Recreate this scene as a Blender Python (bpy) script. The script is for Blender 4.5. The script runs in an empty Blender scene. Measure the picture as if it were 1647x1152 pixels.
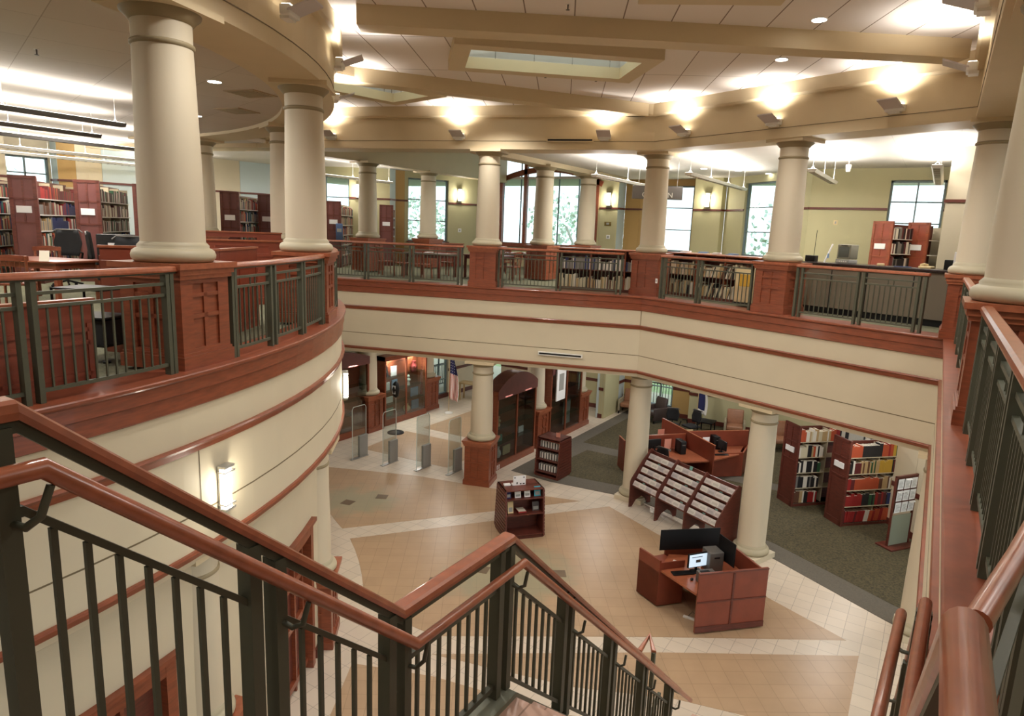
import bpy, bmesh, math, random
from mathutils import Vector, Matrix
from mathutils.geometry import tessellate_polygon
random.seed(11)
D = bpy.data
COL = bpy.context.scene.collection
PI = math.pi
G = -5.75            # ground floor level; upper floor is z = 0
EYE = 1.568

# ------------------------------------------------------------------ materials
def s2l(c): return c/12.92 if c <= .04045 else ((c+.055)/1.055)**2.4
def rgb(r, g, b): return (s2l(r/255), s2l(g/255), s2l(b/255), 1)
def mat(name, c, rough=.6, metal=0, noise=0, nscale=8, stretch=(1,1,1), bump=0, spec=.5, coat=0):
    m = D.materials.new(name); m.use_nodes = True
    n = m.node_tree.nodes; l = m.node_tree.links; b = n['Principled BSDF']
    b.inputs['Base Color'].default_value = rgb(*c)
    b.inputs['Roughness'].default_value = rough; b.inputs['Metallic'].default_value = metal
    b.inputs['Specular IOR Level'].default_value = spec
    if coat: b.inputs['Coat Weight'].default_value = coat; b.inputs['Coat Roughness'].default_value = .12
    if noise or bump:
        t = n.new('ShaderNodeTexCoord'); mp = n.new('ShaderNodeMapping'); mp.inputs['Scale'].default_value = stretch
        nz = n.new('ShaderNodeTexNoise'); nz.inputs['Scale'].default_value = nscale; nz.inputs['Detail'].default_value = 5
        l.new(t.outputs['Object'], mp.inputs['Vector']); l.new(mp.outputs[0], nz.inputs['Vector'])
        if noise:
            mx = n.new('ShaderNodeMix'); mx.data_type = 'RGBA'
            A = tuple(min(255, v*(1-noise)) for v in c); B = tuple(min(255, v*(1+noise)) for v in c)
            mx.inputs[6].default_value = rgb(*A); mx.inputs[7].default_value = rgb(*B)
            rp = n.new('ShaderNodeMapRange'); rp.inputs[1].default_value = .3; rp.inputs[2].default_value = .7
            l.new(nz.outputs['Fac'], rp.inputs[0]); l.new(rp.outputs[0], mx.inputs[0]); l.new(mx.outputs[2], b.inputs['Base Color'])
        if bump:
            bp = n.new('ShaderNodeBump'); bp.inputs['Strength'].default_value = bump; bp.inputs['Distance'].default_value = .01
            l.new(nz.outputs['Fac'], bp.inputs['Height']); l.new(bp.outputs[0], b.inputs['Normal'])
    return m
def emat(name, c, s):
    m = D.materials.new(name); m.use_nodes = True; b = m.node_tree.nodes['Principled BSDF']
    b.inputs['Base Color'].default_value = rgb(*c); b.inputs['Emission Color'].default_value = rgb(*c)
    b.inputs['Emission Strength'].default_value = s; return m
def glassmat(name, c=(245,250,250), gloss=.08, rough=.03):
    m = D.materials.new(name); m.use_nodes = True; n = m.node_tree.nodes; l = m.node_tree.links
    n.remove(n['Principled BSDF'])
    t = n.new('ShaderNodeBsdfTransparent'); t.inputs[0].default_value = rgb(*c)
    g = n.new('ShaderNodeBsdfGlossy'); g.inputs['Roughness'].default_value = rough
    x = n.new('ShaderNodeMixShader'); x.inputs[0].default_value = gloss
    l.new(t.outputs[0], x.inputs[1]); l.new(g.outputs[0], x.inputs[2]); l.new(x.outputs[0], n['Material Output'].inputs[0])
    return m
def tilemat(name, c, grout, size, rough=.35, rot=0, var=.05, patch=None, gw=.012, nz_=.0):
    m = D.materials.new(name); m.use_nodes = True; n = m.node_tree.nodes; l = m.node_tree.links; b = n['Principled BSDF']
    t = n.new('ShaderNodeTexCoord'); mp = n.new('ShaderNodeMapping'); mp.inputs['Rotation'].default_value = (0,0,rot)
    l.new(t.outputs['Object'], mp.inputs['Vector'])
    br = n.new('ShaderNodeTexBrick'); br.offset = 0; br.inputs['Scale'].default_value = 1
    br.inputs['Brick Width'].default_value = size; br.inputs['Row Height'].default_value = size
    br.inputs['Mortar Size'].default_value = gw/2; br.inputs['Mortar Smooth'].default_value = .1
    br.inputs['Color1'].default_value = rgb(*[min(255,v*(1+var)) for v in c]); br.inputs['Color2'].default_value = rgb(*[v*(1-var) for v in c])
    br.inputs['Mortar'].default_value = rgb(*grout); l.new(mp.outputs[0], br.inputs['Vector'])
    out = br.outputs['Color']
    nz = n.new('ShaderNodeTexNoise'); nz.inputs['Scale'].default_value = 2.2; nz.inputs['Detail'].default_value = 4
    l.new(mp.outputs[0], nz.inputs['Vector'])
    if nz_:
        mx = n.new('ShaderNodeMix'); mx.data_type = 'RGBA'; mx.blend_type = 'MULTIPLY'; mx.inputs[0].default_value = 1
        rp = n.new('ShaderNodeMapRange'); rp.inputs[1].default_value=.3; rp.inputs[2].default_value=.7; rp.inputs[3].default_value = 1-nz_; rp.inputs[4].default_value = 1
        l.new(nz.outputs['Fac'], rp.inputs[0]); l.new(out, mx.inputs[6]); l.new(rp.outputs[0], mx.inputs[7]); out = mx.outputs[2]
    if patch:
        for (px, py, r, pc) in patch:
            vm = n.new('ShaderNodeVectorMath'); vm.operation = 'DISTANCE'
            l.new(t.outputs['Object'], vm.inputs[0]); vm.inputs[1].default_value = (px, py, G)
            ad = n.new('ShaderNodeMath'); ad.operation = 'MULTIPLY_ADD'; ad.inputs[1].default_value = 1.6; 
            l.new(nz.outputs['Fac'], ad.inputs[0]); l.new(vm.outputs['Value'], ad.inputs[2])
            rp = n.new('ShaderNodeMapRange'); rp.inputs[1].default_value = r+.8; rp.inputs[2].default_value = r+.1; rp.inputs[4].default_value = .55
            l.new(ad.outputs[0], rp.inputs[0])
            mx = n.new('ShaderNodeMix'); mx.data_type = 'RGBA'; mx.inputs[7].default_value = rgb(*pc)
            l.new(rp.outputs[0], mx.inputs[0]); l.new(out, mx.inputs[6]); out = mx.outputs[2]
    l.new(out, b.inputs['Base Color']); b.inputs['Roughness'].default_value = rough
    return m

M = {}
M['wood'] = mat('cherry_wood', (128,66,42), .38, noise=.10, nscale=5, stretch=(1,1,7), coat=.15)
M['woodh'] = mat('cherry_wood_rail', (152,86,58), .3, noise=.08, nscale=14, stretch=(1,1,1), coat=.3)
M['woodd'] = mat('dark_cherry_wood', (94,46,36), .4, noise=.12, nscale=6, stretch=(1,1,6))
M['woodr'] = mat('red_cherry_laminate', (128,62,44), .36, noise=.06, nscale=3)
M['woodp'] = mat('plum_cherry_panel', (104,60,56), .45, noise=.06, nscale=3)
M['cream'] = mat('cream_paint', (204,192,166), .6, noise=.012, nscale=1.5)
M['header'] = mat('tan_paint', (208,190,156), .6, noise=.012, nscale=1.5)
M['column'] = mat('column_paint', (206,194,170), .6, bump=.05, nscale=60)
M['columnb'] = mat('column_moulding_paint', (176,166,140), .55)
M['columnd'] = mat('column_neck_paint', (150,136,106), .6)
M['olive'] = mat('olive_paint', (184,178,140), .65, noise=.012, nscale=1.5)
M['blue'] = mat('daylight_tint_paint', (190,204,206), .65)  # daylight on these wall faces put into the colour as pale blue
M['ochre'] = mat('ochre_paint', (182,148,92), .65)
M['soffit'] = mat('soffit_paint', (176,156,126), .65)
M['groove'] = mat('groove_shadow_gap', (110,96,72), .8)
M['steel'] = mat('olive_grey_steel', (76,77,62), .5, spec=.4)
M['black'] = mat('black_plastic', (14,13,14), .5, spec=.3)
M['blackm'] = mat('black_mesh', (22,22,25), .8)
M['grey'] = mat('grey_plastic', (92,88,84), .5)
M['lgrey'] = mat('light_grey_panel', (150,150,146), .55)
M['silver'] = mat('silver_metal', (190,190,188), .3, metal=.8)
M['white'] = mat('white_paint', (232,230,224), .5)
M['paper'] = mat('paper_white', (236,236,236), .7)
M['ceil'] = mat('white_ceiling_tile', (228,222,214), .8)
M['ceild'] = mat('library_ceiling', (206,200,192), .8)
M['carpet'] = mat('brown_olive_carpet', (72,65,44), .95, noise=.28, nscale=22, bump=.3)
M['carpetb'] = mat('grey_carpet_border', (98,92,82), .95, noise=.06, nscale=30)
M['carpetu'] = mat('green_grey_carpet', (104,104,82), .95, noise=.15, nscale=30)
M['green'] = mat('dark_green_book', (34,74,48), .6)
M['stone'] = mat('green_grey_stone_curb', (112,114,98), .6, noise=.05)
M['washplate'] = mat('pale_lavender_metal', (196,188,188), .5)
M['glass'] = glassmat('window_glass'); M['caseglass'] = glassmat('case_glass', (225,230,228), .12, .02)
M['acrylic'] = glassmat('acrylic', (240,246,246), .16, .1)
M['frame'] = mat('grey_window_frame', (112,126,128), .5)
M['lamp'] = emat('lamp_lens', (255,246,226), 9)
M['lampw'] = emat('tube_lamp', (255,252,246), 5)
M['dl'] = emat('downlight_lens', (255,250,240), 12)
M['leather'] = mat('tan_leather', (150,106,80), .4, noise=.05)
M['leatherd'] = mat('dark_leather', (70,58,56), .4)
M['lightwood'] = mat('light_wood', (196,172,128), .5)
M['red'] = mat('flag_red', (176,48,44), .8); M['navy'] = mat('flag_navy', (34,36,84), .8)
M['exit'] = emat('green_exit_sign', (70,170,110), .6)
M['tan'] = mat('tan_box', (226,206,160), .7)
M['yellow'] = mat('yellow_cover', (214,170,60), .7)
M['pink'] = mat('pink_paper', (220,150,130), .7)
M['cyan'] = mat('turquoise_cover', (60,160,180), .5)
M['screen'] = emat('lit_screen', (190,210,225), .8)
M['bluefab'] = mat('blue_cloth', (40,50,130), .8)
M['leaf'] = mat('tree_leaves', (206,222,208), .8, noise=.08); M['bark'] = mat('tree_bark', (186,182,172), .9)
M['grass'] = mat('lawn', (150,170,120), .9)
TW = tilemat('white_floor_tile', (214,200,182), (168,156,142), .33, rot=0, nz_=.06, gw=.009, var=.02)
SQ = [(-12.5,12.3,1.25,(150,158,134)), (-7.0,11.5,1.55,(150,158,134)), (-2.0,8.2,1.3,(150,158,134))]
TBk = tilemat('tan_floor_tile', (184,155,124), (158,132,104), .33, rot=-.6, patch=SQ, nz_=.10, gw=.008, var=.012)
TL = tilemat('landing_tile', (196,160,142), (150,120,104), .3, nz_=.06)

BOOKC = {'red':(150,36,34),'orange':(182,80,48),'black':(30,28,30),'white':(222,216,204),'navy':(40,48,92),'green':(44,84,54),
 'brown':(98,64,46),'tan':(184,156,112),'maroon':(96,34,36),'grey':(120,116,112),'yellow':(196,158,58),'teal':(52,92,92),'cream':(206,196,168)}
BM = {k: mat(k+'_book_cover', v, .6) for k, v in BOOKC.items()}
M['metalshelf'] = mat('tan_metal_shelf', (190,178,152), .5)
M['lgreen'] = mat('grey_green_board', (140,146,128), .7)
M['bluecard2'] = mat('blue_plastic', (76,100,140), .5)
M['counterfront'] = mat('grey_counter_front', (112,102,86), .6); M['counterdark'] = mat('dark_counter_top', (44,26,24), .25)
M['tvgrey'] = mat('grey_tv_case', (128,126,112), .5); M['tvscreen'] = mat('grey_tv_glass', (84,90,86), .15)
M['navybook'] = mat('navy_mat', (44,54,100), .6); M['tan2'] = mat('bronze', (120,100,50), .4, metal=.5)
M['pages'] = mat('book_pages', (232,224,206), .8)

# ------------------------------------------------------------------ mesh builder
class B:
    def __init__(s): s.v=[]; s.f=[]; s.m=[]; s.sm=[]
    def add(s, vs, fs, mi=0, smooth=False):
        k=len(s.v); s.v += [tuple(p) for p in vs]
        for f in fs: s.f.append(tuple(i+k for i in f)); s.m.append(mi); s.sm.append(smooth)
        return s
    def box(s, x0,y0,z0,x1,y1,z1, mi=0):
        return s.add([(x0,y0,z0),(x1,y0,z0),(x1,y1,z0),(x0,y1,z0),(x0,y0,z1),(x1,y0,z1),(x1,y1,z1),(x0,y1,z1)],
          [(3,2,1,0),(4,5,6,7),(0,1,5,4),(1,2,6,5),(2,3,7,6),(3,0,4,7)], mi)
    def cb(s, cx,cy,cz, sx,sy,sz, mi=0): return s.box(cx-sx/2,cy-sy/2,cz-sz/2,cx+sx/2,cy+sy/2,cz+sz/2,mi)
    def rb(s, cx,cy,cz, sx,sy,sz, ang, mi=0):
        b=B().cb(0,0,0,sx,sy,sz); c,n=math.cos(ang),math.sin(ang)
        return s.add([(cx+c*x-n*y,cy+n*x+c*y,cz+z) for x,y,z in b.v], b.f, mi)
    def mtx(s, other, M4, mi=None):
        k=len(s.v); s.v += [tuple(M4@Vector(p)) for p in other.v]
        for f,m,sm in zip(other.f, other.m, other.sm): s.f.append(tuple(i+k for i in f)); s.m.append(m if mi is None else mi); s.sm.append(sm)
        return s
    def prism(s, poly, z0, z1, mi=0):
        n=len(poly)
        ar=sum(poly[i][0]*poly[(i+1)%n][1]-poly[(i+1)%n][0]*poly[i][1] for i in range(n))
        if ar<0: poly=poly[::-1]
        vs=[(x,y,z0) for x,y in poly]+[(x,y,z1) for x,y in poly]
        return s.add(vs,[tuple(range(n))[::-1],tuple(range(n,2*n))]+[(i,(i+1)%n,n+(i+1)%n,n+i) for i in range(n)],mi)
    def slab(s, outer, holes, z0, z1, mi=0):
        loops=[outer]+holes; pts=[p for l in loops for p in l]; N=len(pts)
        tr=tessellate_polygon([[Vector((x,y,0)) for x,y in l] for l in loops])
        vs=[(x,y,z0) for x,y in pts]+[(x,y,z1) for x,y in pts]; fs=[]
        for a,b,c in tr:
            A,Bp,C=pts[a],pts[b],pts[c]
            if (Bp[0]-A[0])*(C[1]-A[1])-(Bp[1]-A[1])*(C[0]-A[0])<0: b,c=c,b
            fs += [(a+N,b+N,c+N),(c,b,a)]
        k=0
        for l in loops:
            n=len(l)
            for i in range(n): a=k+i; b=k+(i+1)%n; fs.append((a,b,b+N,a+N))
            k+=n
        return s.add(vs,fs,mi)
    def lathe(s, prof, n=32, c=(0,0,0), mi=0, smooth=True):
        vs=[]; fs=[]
        for r,z in prof:
            for i in range(n):
                a=2*PI*i/n; vs.append((c[0]+r*math.cos(a),c[1]+r*math.sin(a),c[2]+z))
        for j in range(len(prof)-1):
            for i in range(n):
                fs.append((j*n+i,j*n+(i+1)%n,(j+1)*n+(i+1)%n,(j+1)*n+i))
        s.add(vs,fs,mi,smooth)
        s.add(vs[:n],[tuple(range(n))[::-1]],mi); s.add(vs[-n:],[tuple(range(n))],mi); return s
    def tube(s, pts, r, n=10, mi=0, caps=True):
        P=[Vector(p) for p in pts]; vs=[]; fs=[]; up=None
        for i,p in enumerate(P):
            d=((P[min(i+1,len(P)-1)]-P[max(i-1,0)])).normalized()
            if up is None: up=Vector((0,0,1)) if abs(d.z)<.9 else Vector((1,0,0))
            a=d.cross(up).normalized(); b=a.cross(d).normalized(); up=b
            if 0<i<len(P)-1:
                d0=(P[i]-P[i-1]).normalized(); d1=(P[i+1]-P[i]).normalized(); k=1/max(.5,math.sqrt((1+d0.dot(d1))/2))
            else: k=1
            for j in range(n):
                t=2*PI*j/n; vs.append(p+a*r*math.cos(t)*1+b*r*math.sin(t)*k)
        for i in range(len(P)-1):
            for j in range(n): fs.append((i*n+j,i*n+(j+1)%n,(i+1)*n+(j+1)%n,(i+1)*n+j))
        s.add(vs,fs,mi,True)
        if caps: s.add(vs[:n],[tuple(range(n))[::-1]],mi); s.add(vs[-n:],[tuple(range(n))],mi)
        return s
    def sweep(s, path, prof, mi=0, closed=False, smooth=False):
        """profile (d,z) carried along a plan path; d is measured to the LEFT of travel, z adds to the path's z"""
        P=[Vector((p[0],p[1],p[2] if len(p)>2 else 0)) for p in path]; n=len(P); m=len(prof); vs=[]; fs=[]
        for i in range(n):
            a=P[i-1] if (i>0 or closed) else None; c=P[(i+1)%n] if (i<n-1 or closed) else None
            def nrm(u,v):
                d=Vector((v.x-u.x,v.y-u.y)); d.normalize(); return Vector((-d.y,d.x))
            if a is None: N=nrm(P[i],c)
            elif c is None: N=nrm(a,P[i])
            else:
                n0,n1=nrm(a,P[i]),nrm(P[i],c); N=(n0+n1); N=N/max(.3,(1+n0.dot(n1)))
            for d,z in prof: vs.append((P[i].x+N.x*d,P[i].y+N.y*d,P[i].z+z))
        for i in range(n if closed else n-1):
            for j in range(m):
                a=i*m+j; b=i*m+(j+1)%m; c=((i+1)%n)*m+(j+1)%m; d=((i+1)%n)*m+j; fs.append((a,d,c,b))
        s.add(vs,fs,mi,smooth)
        if not closed: s.add(vs[:m],[tuple(range(m))],mi); s.add(vs[-m:],[tuple(range(m))[::-1]],mi)
        return s
    def sph(s, c, r, n=12, m=8, mi=0, sc=(1,1,1)):
        vs=[];fs=[]
        for j in range(m+1):
            t=PI*j/m
            for i in range(n):
                a=2*PI*i/n; vs.append((c[0]+r*sc[0]*math.sin(t)*math.cos(a),c[1]+r*sc[1]*math.sin(t)*math.sin(a),c[2]+r*sc[2]*math.cos(t)))
        for j in range(m):
            for i in range(n): fs.append((j*n+i,(j+1)*n+i,(j+1)*n+(i+1)%n,j*n+(i+1)%n))
        return s.add(vs,fs,mi,True)
    def rbox(s, x0,y0,z0,x1,y1,z1, r=.05, mi=0, seg=3):
        bm=bmesh.new(); bmesh.ops.create_cube(bm,size=1)
        for v in bm.verts: v.co=Vector(((x0+x1)/2+v.co.x*(x1-x0),(y0+y1)/2+v.co.y*(y1-y0),(z0+z1)/2+v.co.z*(z1-z0)))
        bmesh.ops.bevel(bm,geom=bm.edges[:],offset=r,segments=seg,affect='EDGES',profile=.5)
        bm.verts.index_update(); s.add([v.co[:] for v in bm.verts],[tuple(v.index for v in f.verts) for f in bm.faces],mi,True); bm.free(); return s
    def build(s, name, mats, parent=None, loc=None):
        me=D.meshes.new(name); me.from_pydata(s.v,[],s.f)
        if not isinstance(mats,(list,tuple)): mats=[mats]
        for m in mats: me.materials.append(M[m] if isinstance(m,str) else m)
        me.polygons.foreach_set('material_index',s.m); me.polygons.foreach_set('use_smooth',s.sm); me.update()
        o=D.objects.new(name,me); COL.objects.link(o)
        if parent: o.parent=parent
        if loc: o.location=loc
        return o

def tag(o, label, cat, group=None, kind=None):
    o['label']=label; o['category']=cat
    if group: o['group']=group
    if kind: o['kind']=kind
    return o
def thing(name, label, cat, loc=(0,0,0), rz=0, group=None, kind=None):
    o=D.objects.new(name,None); COL.objects.link(o); o.location=loc; o.rotation_euler=(0,0,rz); o.empty_display_size=.1
    return tag(o,label,cat,group,kind)
def struct(o): o['kind']='structure'; return o
def dup(o, parent=None):
    c=o.copy(); COL.objects.link(c)
    if parent: c.parent=parent
    for ch in list(o.children): dup(ch,c)
    return c
def place(root, first, loc, rz, label, group=None):
    o=root if first else dup(root); o.location=loc; o.rotation_euler=(0,0,rz); o['label']=label
    if group: o['group']=group
    return o
def light(kind, name, loc, energy, color=(1,.93,.82), size=.1, target=None, parent=None, spot=2.2, sy=None, blend=.6):
    L=D.lights.new(name,kind); L.energy=energy; L.color=color
    if kind=='AREA':
        L.size=size
        if sy: L.shape='RECTANGLE'; L.size_y=sy
    else: L.shadow_soft_size=size
    if kind=='SPOT': L.spot_size=spot; L.spot_blend=blend
    o=D.objects.new(name,L); COL.objects.link(o); o.location=loc
    if target is not None:
        d=Vector(target)-Vector(loc); o.rotation_euler=d.to_track_quat('-Z','Y').to_euler()
    return o
def pol(a, r, c=(-17,1)): return (c[0]+r*math.cos(math.radians(a)), c[1]+r*math.sin(math.radians(a)))
def rot2(x,y,a): return (x*math.cos(a)-y*math.sin(a), x*math.sin(a)+y*math.cos(a))
# ------------------------------------------------------------------ plan lines
T17 = math.tan(math.radians(17))
K0 = (-6.4,16.45); K1 = (.2,13.85)
def seg1y(x): return K0[1]+(x-K0[0])*T17
RL = 11.1
drum = [pol(a,RL) for a in range(90,-27,-3)]                    # void on the left of travel
rim = [(.2,-.4),(.2,13.85),K0,(-17,seg1y(-17))]
A1 = math.radians(17); A2 = math.atan2(13.85-16.45,.2+6.4)
def offs(path, d):
    b=B().sweep(path,[(d,0),(d,1),(d-.01,0)]); return [(b.v[i*3][0],b.v[i*3][1]) for i in range(len(path))]

def voidpoly(d):
    return offs(drum,-d)+[(-2.12,-4.0),(-2.12,.76),(.2+d,.76)]+offs(rim,-d)[1:]
BIG = [(-30,-6),(9,-6),(9,30),(-30,30)]
# floors
fu = B().slab(BIG,[voidpoly(.25)],-.3,-.04).build('floor','carpetu'); struct(fu)
lc = B().slab(BIG,[voidpoly(.25)],-2.12,-1.95).build('ceiling','cream'); struct(lc)
tl = B().box(-2.12,-4,-.3,.45,.76,0).build('floor',TL); struct(tl)

# ground floor: one floor, its inlaid bands and fields a few millimetres proud of each other
gf = B().box(-30,-6,G-.2,9,30,G-.004,0)
ring=lambda R: [pol(a,R) for a in range(88,-27,-4)]
c1=(-11.5,10.85); 
fieldA=[(-15.6,13.45),(-12.44,14.77),(-9.89,15.38),(-7.6,16.05),(-11.5,10.95)]+[pol(a,11.35) for a in (62,66,70,74,78,82)]
fieldB=[(-6.79,16.21),(-5.45,15.54),(-2.14,13.86),(-.58,13.15),(-3.6,11.12),(-6.9,8.8)]+[pol(a,11.4) for a in (43,46,49,52,55,58)]
fieldC=[(-3.42,10.68),(-.33,12.75),(-.3,10.3),(-.3,7.5),(-2.0,9.9),(-3.0,9.5),(-5.0,7.5),(-5.6,5.5),(-5.75,2.0)]+[pol(a,11.4) for a in (8,14,20,26,32,37)]
for fp in (fieldA,fieldB): gf.prism(fp,G-.1,G,1)
gf.prism([(-3.42,10.68),(-.33,12.75),(-.3,10.3),(-2.7,9.7),(-4.2,9.0),(-6.6,8.35)],G-.1,G,1)
gf.prism([(-6.2,7.9),(-4.0,8.35),(-2.6,9.0),(-.3,9.7),(-.3,2),(-5.6,2),pol(12,11.4),pol(20,11.4),pol(27,11.4),pol(34,11.4)],G-.1,G,1)
# entrance corridor fields
gf.prism([(-15.4,15.6),(-12.1,15.9),(-12.1,18.2),(-15.6,18.0)],G-.1,G,1)
gf.prism([(-15.4,18.7),(-12.1,18.8),(-12.1,22.6),(-15.4,22.4)],G-.1,G,1)
# dark accent squares
for (x,y,a) in ((-12.55,12.15,.2),(-12.1,12.98,.5),(-7.6,11.3,.3),(-6.15,12.15,.6),(-8.1,10.3,.4)):
    gf.rb(x,y,G-.02,.3,.3,.046,a,3)
# carpet with its grey border, beyond the tiled court
cp=[(-8.97,16.83),(-6.45,17.15),(-2.4,15.75),(.0,14.35),(.3,14.2),(8.9,11),(8.9,29),(-10.4,29),(-10.4,16.9)]
gf.prism(cp,G-.1,G+.004,4)
gf.prism([(-9.6,17.5),(-6.5,17.9),(-2.55,16.6),(.1,15.1),(8.8,12),(8.8,20.4),(-1.0,20.4),(-9.4,20.2)],G-.1,G+.008,2)
gf.prism([(-9.9,20.9),(-7.5,20.9),(8.8,21.0),(8.8,28.9),(-9.9,28.9)],G-.1,G+.008,2)
g_=gf.build('floor',[TW,TBk,'carpet',mat('dark_accent_tile',(112,94,74),.4),'carpetb']); struct(g_)

# gallery edge: ledge, fascia and bands for the drum and for the straight sides
def edge(path, n):
    for o in (B().sweep(path,[(-.12,0),(-.08,-.37),(-.08,-2.04),(-.12,-2.13),(-.32,-2.13),(-.32,-.1)]).build('wall_fascia','cream'),
      B().sweep(path,[(-.62,0),(-.01,0),(0,-.012),(0,-.035),(-.01,-.05),(-.03,-.06),(-.03,-.19),(-.05,-.2),(-.05,-.36),(-.07,-.375),(-.1,-.375),(-.1,-.06),(-.62,-.06)]).build('trim_1','wood'),
      B().sweep(path,[(-.09,-.75),(-.035,-.75),(-.025,-.77),(-.045,-.80),(-.06,-.86),(-.09,-.86)]).build('trim_2','wood'),
      B().sweep(path,[(-.085,-1.545),(-.078,-1.545),(-.078,-1.562),(-.085,-1.562)]).build('trim_3','groove'),
      B().sweep(path,[(-.09,-1.95),(-.045,-1.95),(-.035,-1.975),(-.05,-2.03),(-.09,-2.03)]).build('trim_4','wood')): struct(o)
edge(drum,0); edge(rim,1)
# vertical panel joints
jb=B()
for a in (16.2,):
    for z0,z1 in ((-1.54,-.86),):
        p=pol(a,RL-.079); jb.rb(p[0],p[1],(z0+z1)/2,.004,.006,z1-z0,math.radians(a))
for x in (-6.4,):
    jb.rb(x,K0[1]+.079,-.56,.012,.012,.38,A1)
struct(jb.build('trim_5','groove'))

# header beam above the columns
def header(path):
    for o in (B().sweep(path,[(-.05,3.63),(-.05,5.4),(-.95,5.4),(-.95,3.63)]).build('wall_header','header'),
      B().sweep(path,[(-.06,4.42),(.06,4.42),(.10,4.46),(.10,4.72),(-.06,4.72)]).build('trim_6','header'),
      B().sweep(path,[(-.06,3.83),(-.043,3.83),(-.043,3.842),(-.06,3.842)]).build('trim_7','groove')): struct(o)
header([pol(a,10.98) for a in range(104,-31,-3)]); header([(.12,-3),(.12,13.85),(K0[0],K0[1]+.02),(-17.2,seg1y(-17.2)+.02)])
struct(B().sweep([(-17.2,seg1y(-17.2)),(-30,10)],[(-.95,3.63),(-.05,3.63),(-.05,5.4),(-.95,5.4)]).build('wall_header','header'))
# ceilings
sky=[((-6.42,11.24),math.radians(40.6),2.98,1.33),((-11.42,11.39),math.radians(78),3.0,1.35),((-2.15,7.62),math.radians(117),2.98,1.2)]
def rect(c,a,L,W): return [(c[0]+rot2(x,y,a)[0],c[1]+rot2(x,y,a)[1]) for x,y in ((-L/2,-W/2),(L/2,-W/2),(L/2,W/2),(-L/2,W/2))]
tops=voidpoly(.4)
top=offs(drum,-.4)+[(-7.5,-5.5),(1,-5.5)]+offs(rim,-.4)[1:]
CT=tilemat('atrium_ceiling_panel',(234,226,220),(140,124,112),.72,rough=.85,rot=math.radians(-118),gw=.02,var=.012)
CT.node_tree.nodes['Brick Texture'].inputs['Brick Width'].default_value=2.4
ac=B().slab(top,[rect(*s) for s in sky],4.7,4.85).build('ceiling',CT); struct(ac)
for i,s in enumerate(sky):
    c,a,L,W=s; w=thing('window_%d'%(i+1),'rectangular ceiling skylight','skylight',(c[0],c[1],0),a); w['kind']='structure'
    o=B().slab([(-L/2-.3,-W/2-.3),(L/2+.3,-W/2-.3),(L/2+.3,W/2+.3),(-L/2-.3,W/2+.3)],[[(-L/2,-W/2),(L/2,-W/2),(L/2,W/2),(-L/2,W/2)]],4.5,4.71); o.build('window_frame','header',w)
    o=B().slab([(-L/2-.05,-W/2-.05),(L/2+.05,-W/2-.05),(L/2+.05,W/2+.05),(-L/2-.05,W/2+.05)],[[(-L/2,-W/2),(L/2,-W/2),(L/2,W/2),(-L/2,W/2)]],4.712,6.0); o.build('shaft','white',w)
    B().box(-L/2,-W/2,5.3,L/2,W/2,5.32).build('pane',emat('skylight_diffuser_%d'%i,(222,236,228),1.3) ,w)
for p,q in (((-7.65,7.65),(-.05,13.05)),((-10.85,10.2),(-6.5,16.3))):
    struct(B().sweep([p,q],[(-.0,4.42),(.42,4.42),(.42,4.72),(0,4.72)]).build('ceiling_beam','header'))
libhole=offs(drum,-.7)+[(-7.2,-5.5),(.9,-5.5)]+offs(rim,-.7)[1:-1]+[(-11.3,seg1y(-11.3)+.7),(-11.3,25.9),(-16.9,25.9),(-16.9,seg1y(-16.9)+.7)]
CL=tilemat('library_ceiling_tile',(214,208,200),(196,190,182),1.2,rough=.85,gw=.012,var=.01)
struct(B().slab(BIG,[libhole],3.75,3.85).build('ceiling',CL))
CD=tilemat('drum_ceiling_tile',(200,190,178),(168,156,142),1.2,rough=.85,gw=.012,var=.02,rot=.3)
struct(B().slab([pol(a,10.4) for a in range(0,360,8)],[],3.7,3.76).build('ceiling',CD))
struct(B().box(-17.2,12.5,5.25,-11,26.2,5.35).build('ceiling','white'))
struct(B().box(-31,-7,6.3,10,31,6.5).build('ceiling','white'))
for x0,x1,m in ((-17.25,-16.75,'header'),(-11.45,-10.95,'header')):
    struct(B().box(x0,seg1y(x0)+.9,3.6,x1,25.9,5.4).build('ceiling_beam',m))

# walls with openings
def wall(name, p0, p1, z0, z1, m, ops=(), th=.25, rail=None):
    L=math.hypot(p1[0]-p0[0],p1[1]-p0[1]); a=math.atan2(p1[1]-p0[1],p1[0]-p0[0])
    b=B(); xs=sorted({0,L,*[o[0] for o in ops],*[o[1] for o in ops]}); 
    for i in range(len(xs)-1):
        mid=(xs[i]+xs[i+1])/2; cuts=[(o[2],o[3]) for o in ops if o[0]<=mid<=o[1]]
        z=z0
        for c0,c1 in sorted(cuts):
            if c0>z: b.box(max(xs[i],.004),0,z,min(xs[i+1],L-.004),th,c0)
            z=c1
        if z<z1: b.box(max(xs[i],.004),0,z,min(xs[i+1],L-.004),th,z1)
    o=b.build(name,m,loc=(p0[0],p0[1],0)); o.rotation_euler=(0,0,a); struct(o)
    if rail:
        r=B()
        for (rz,h,d) in rail:
            for i in range(len(xs)-1):
                mid=(xs[i]+xs[i+1])/2
                if not any(q[0]<=mid<=q[1] and q[2]<=rz<=q[3] for q in ops): r.box(xs[i],-d,rz-h/2,xs[i+1],.02,rz+h/2)
        o=r.build('trim_8','woodd',loc=(p0[0],p0[1],0)); o.rotation_euler=(0,0,a); struct(o)
wn=[3]
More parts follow.
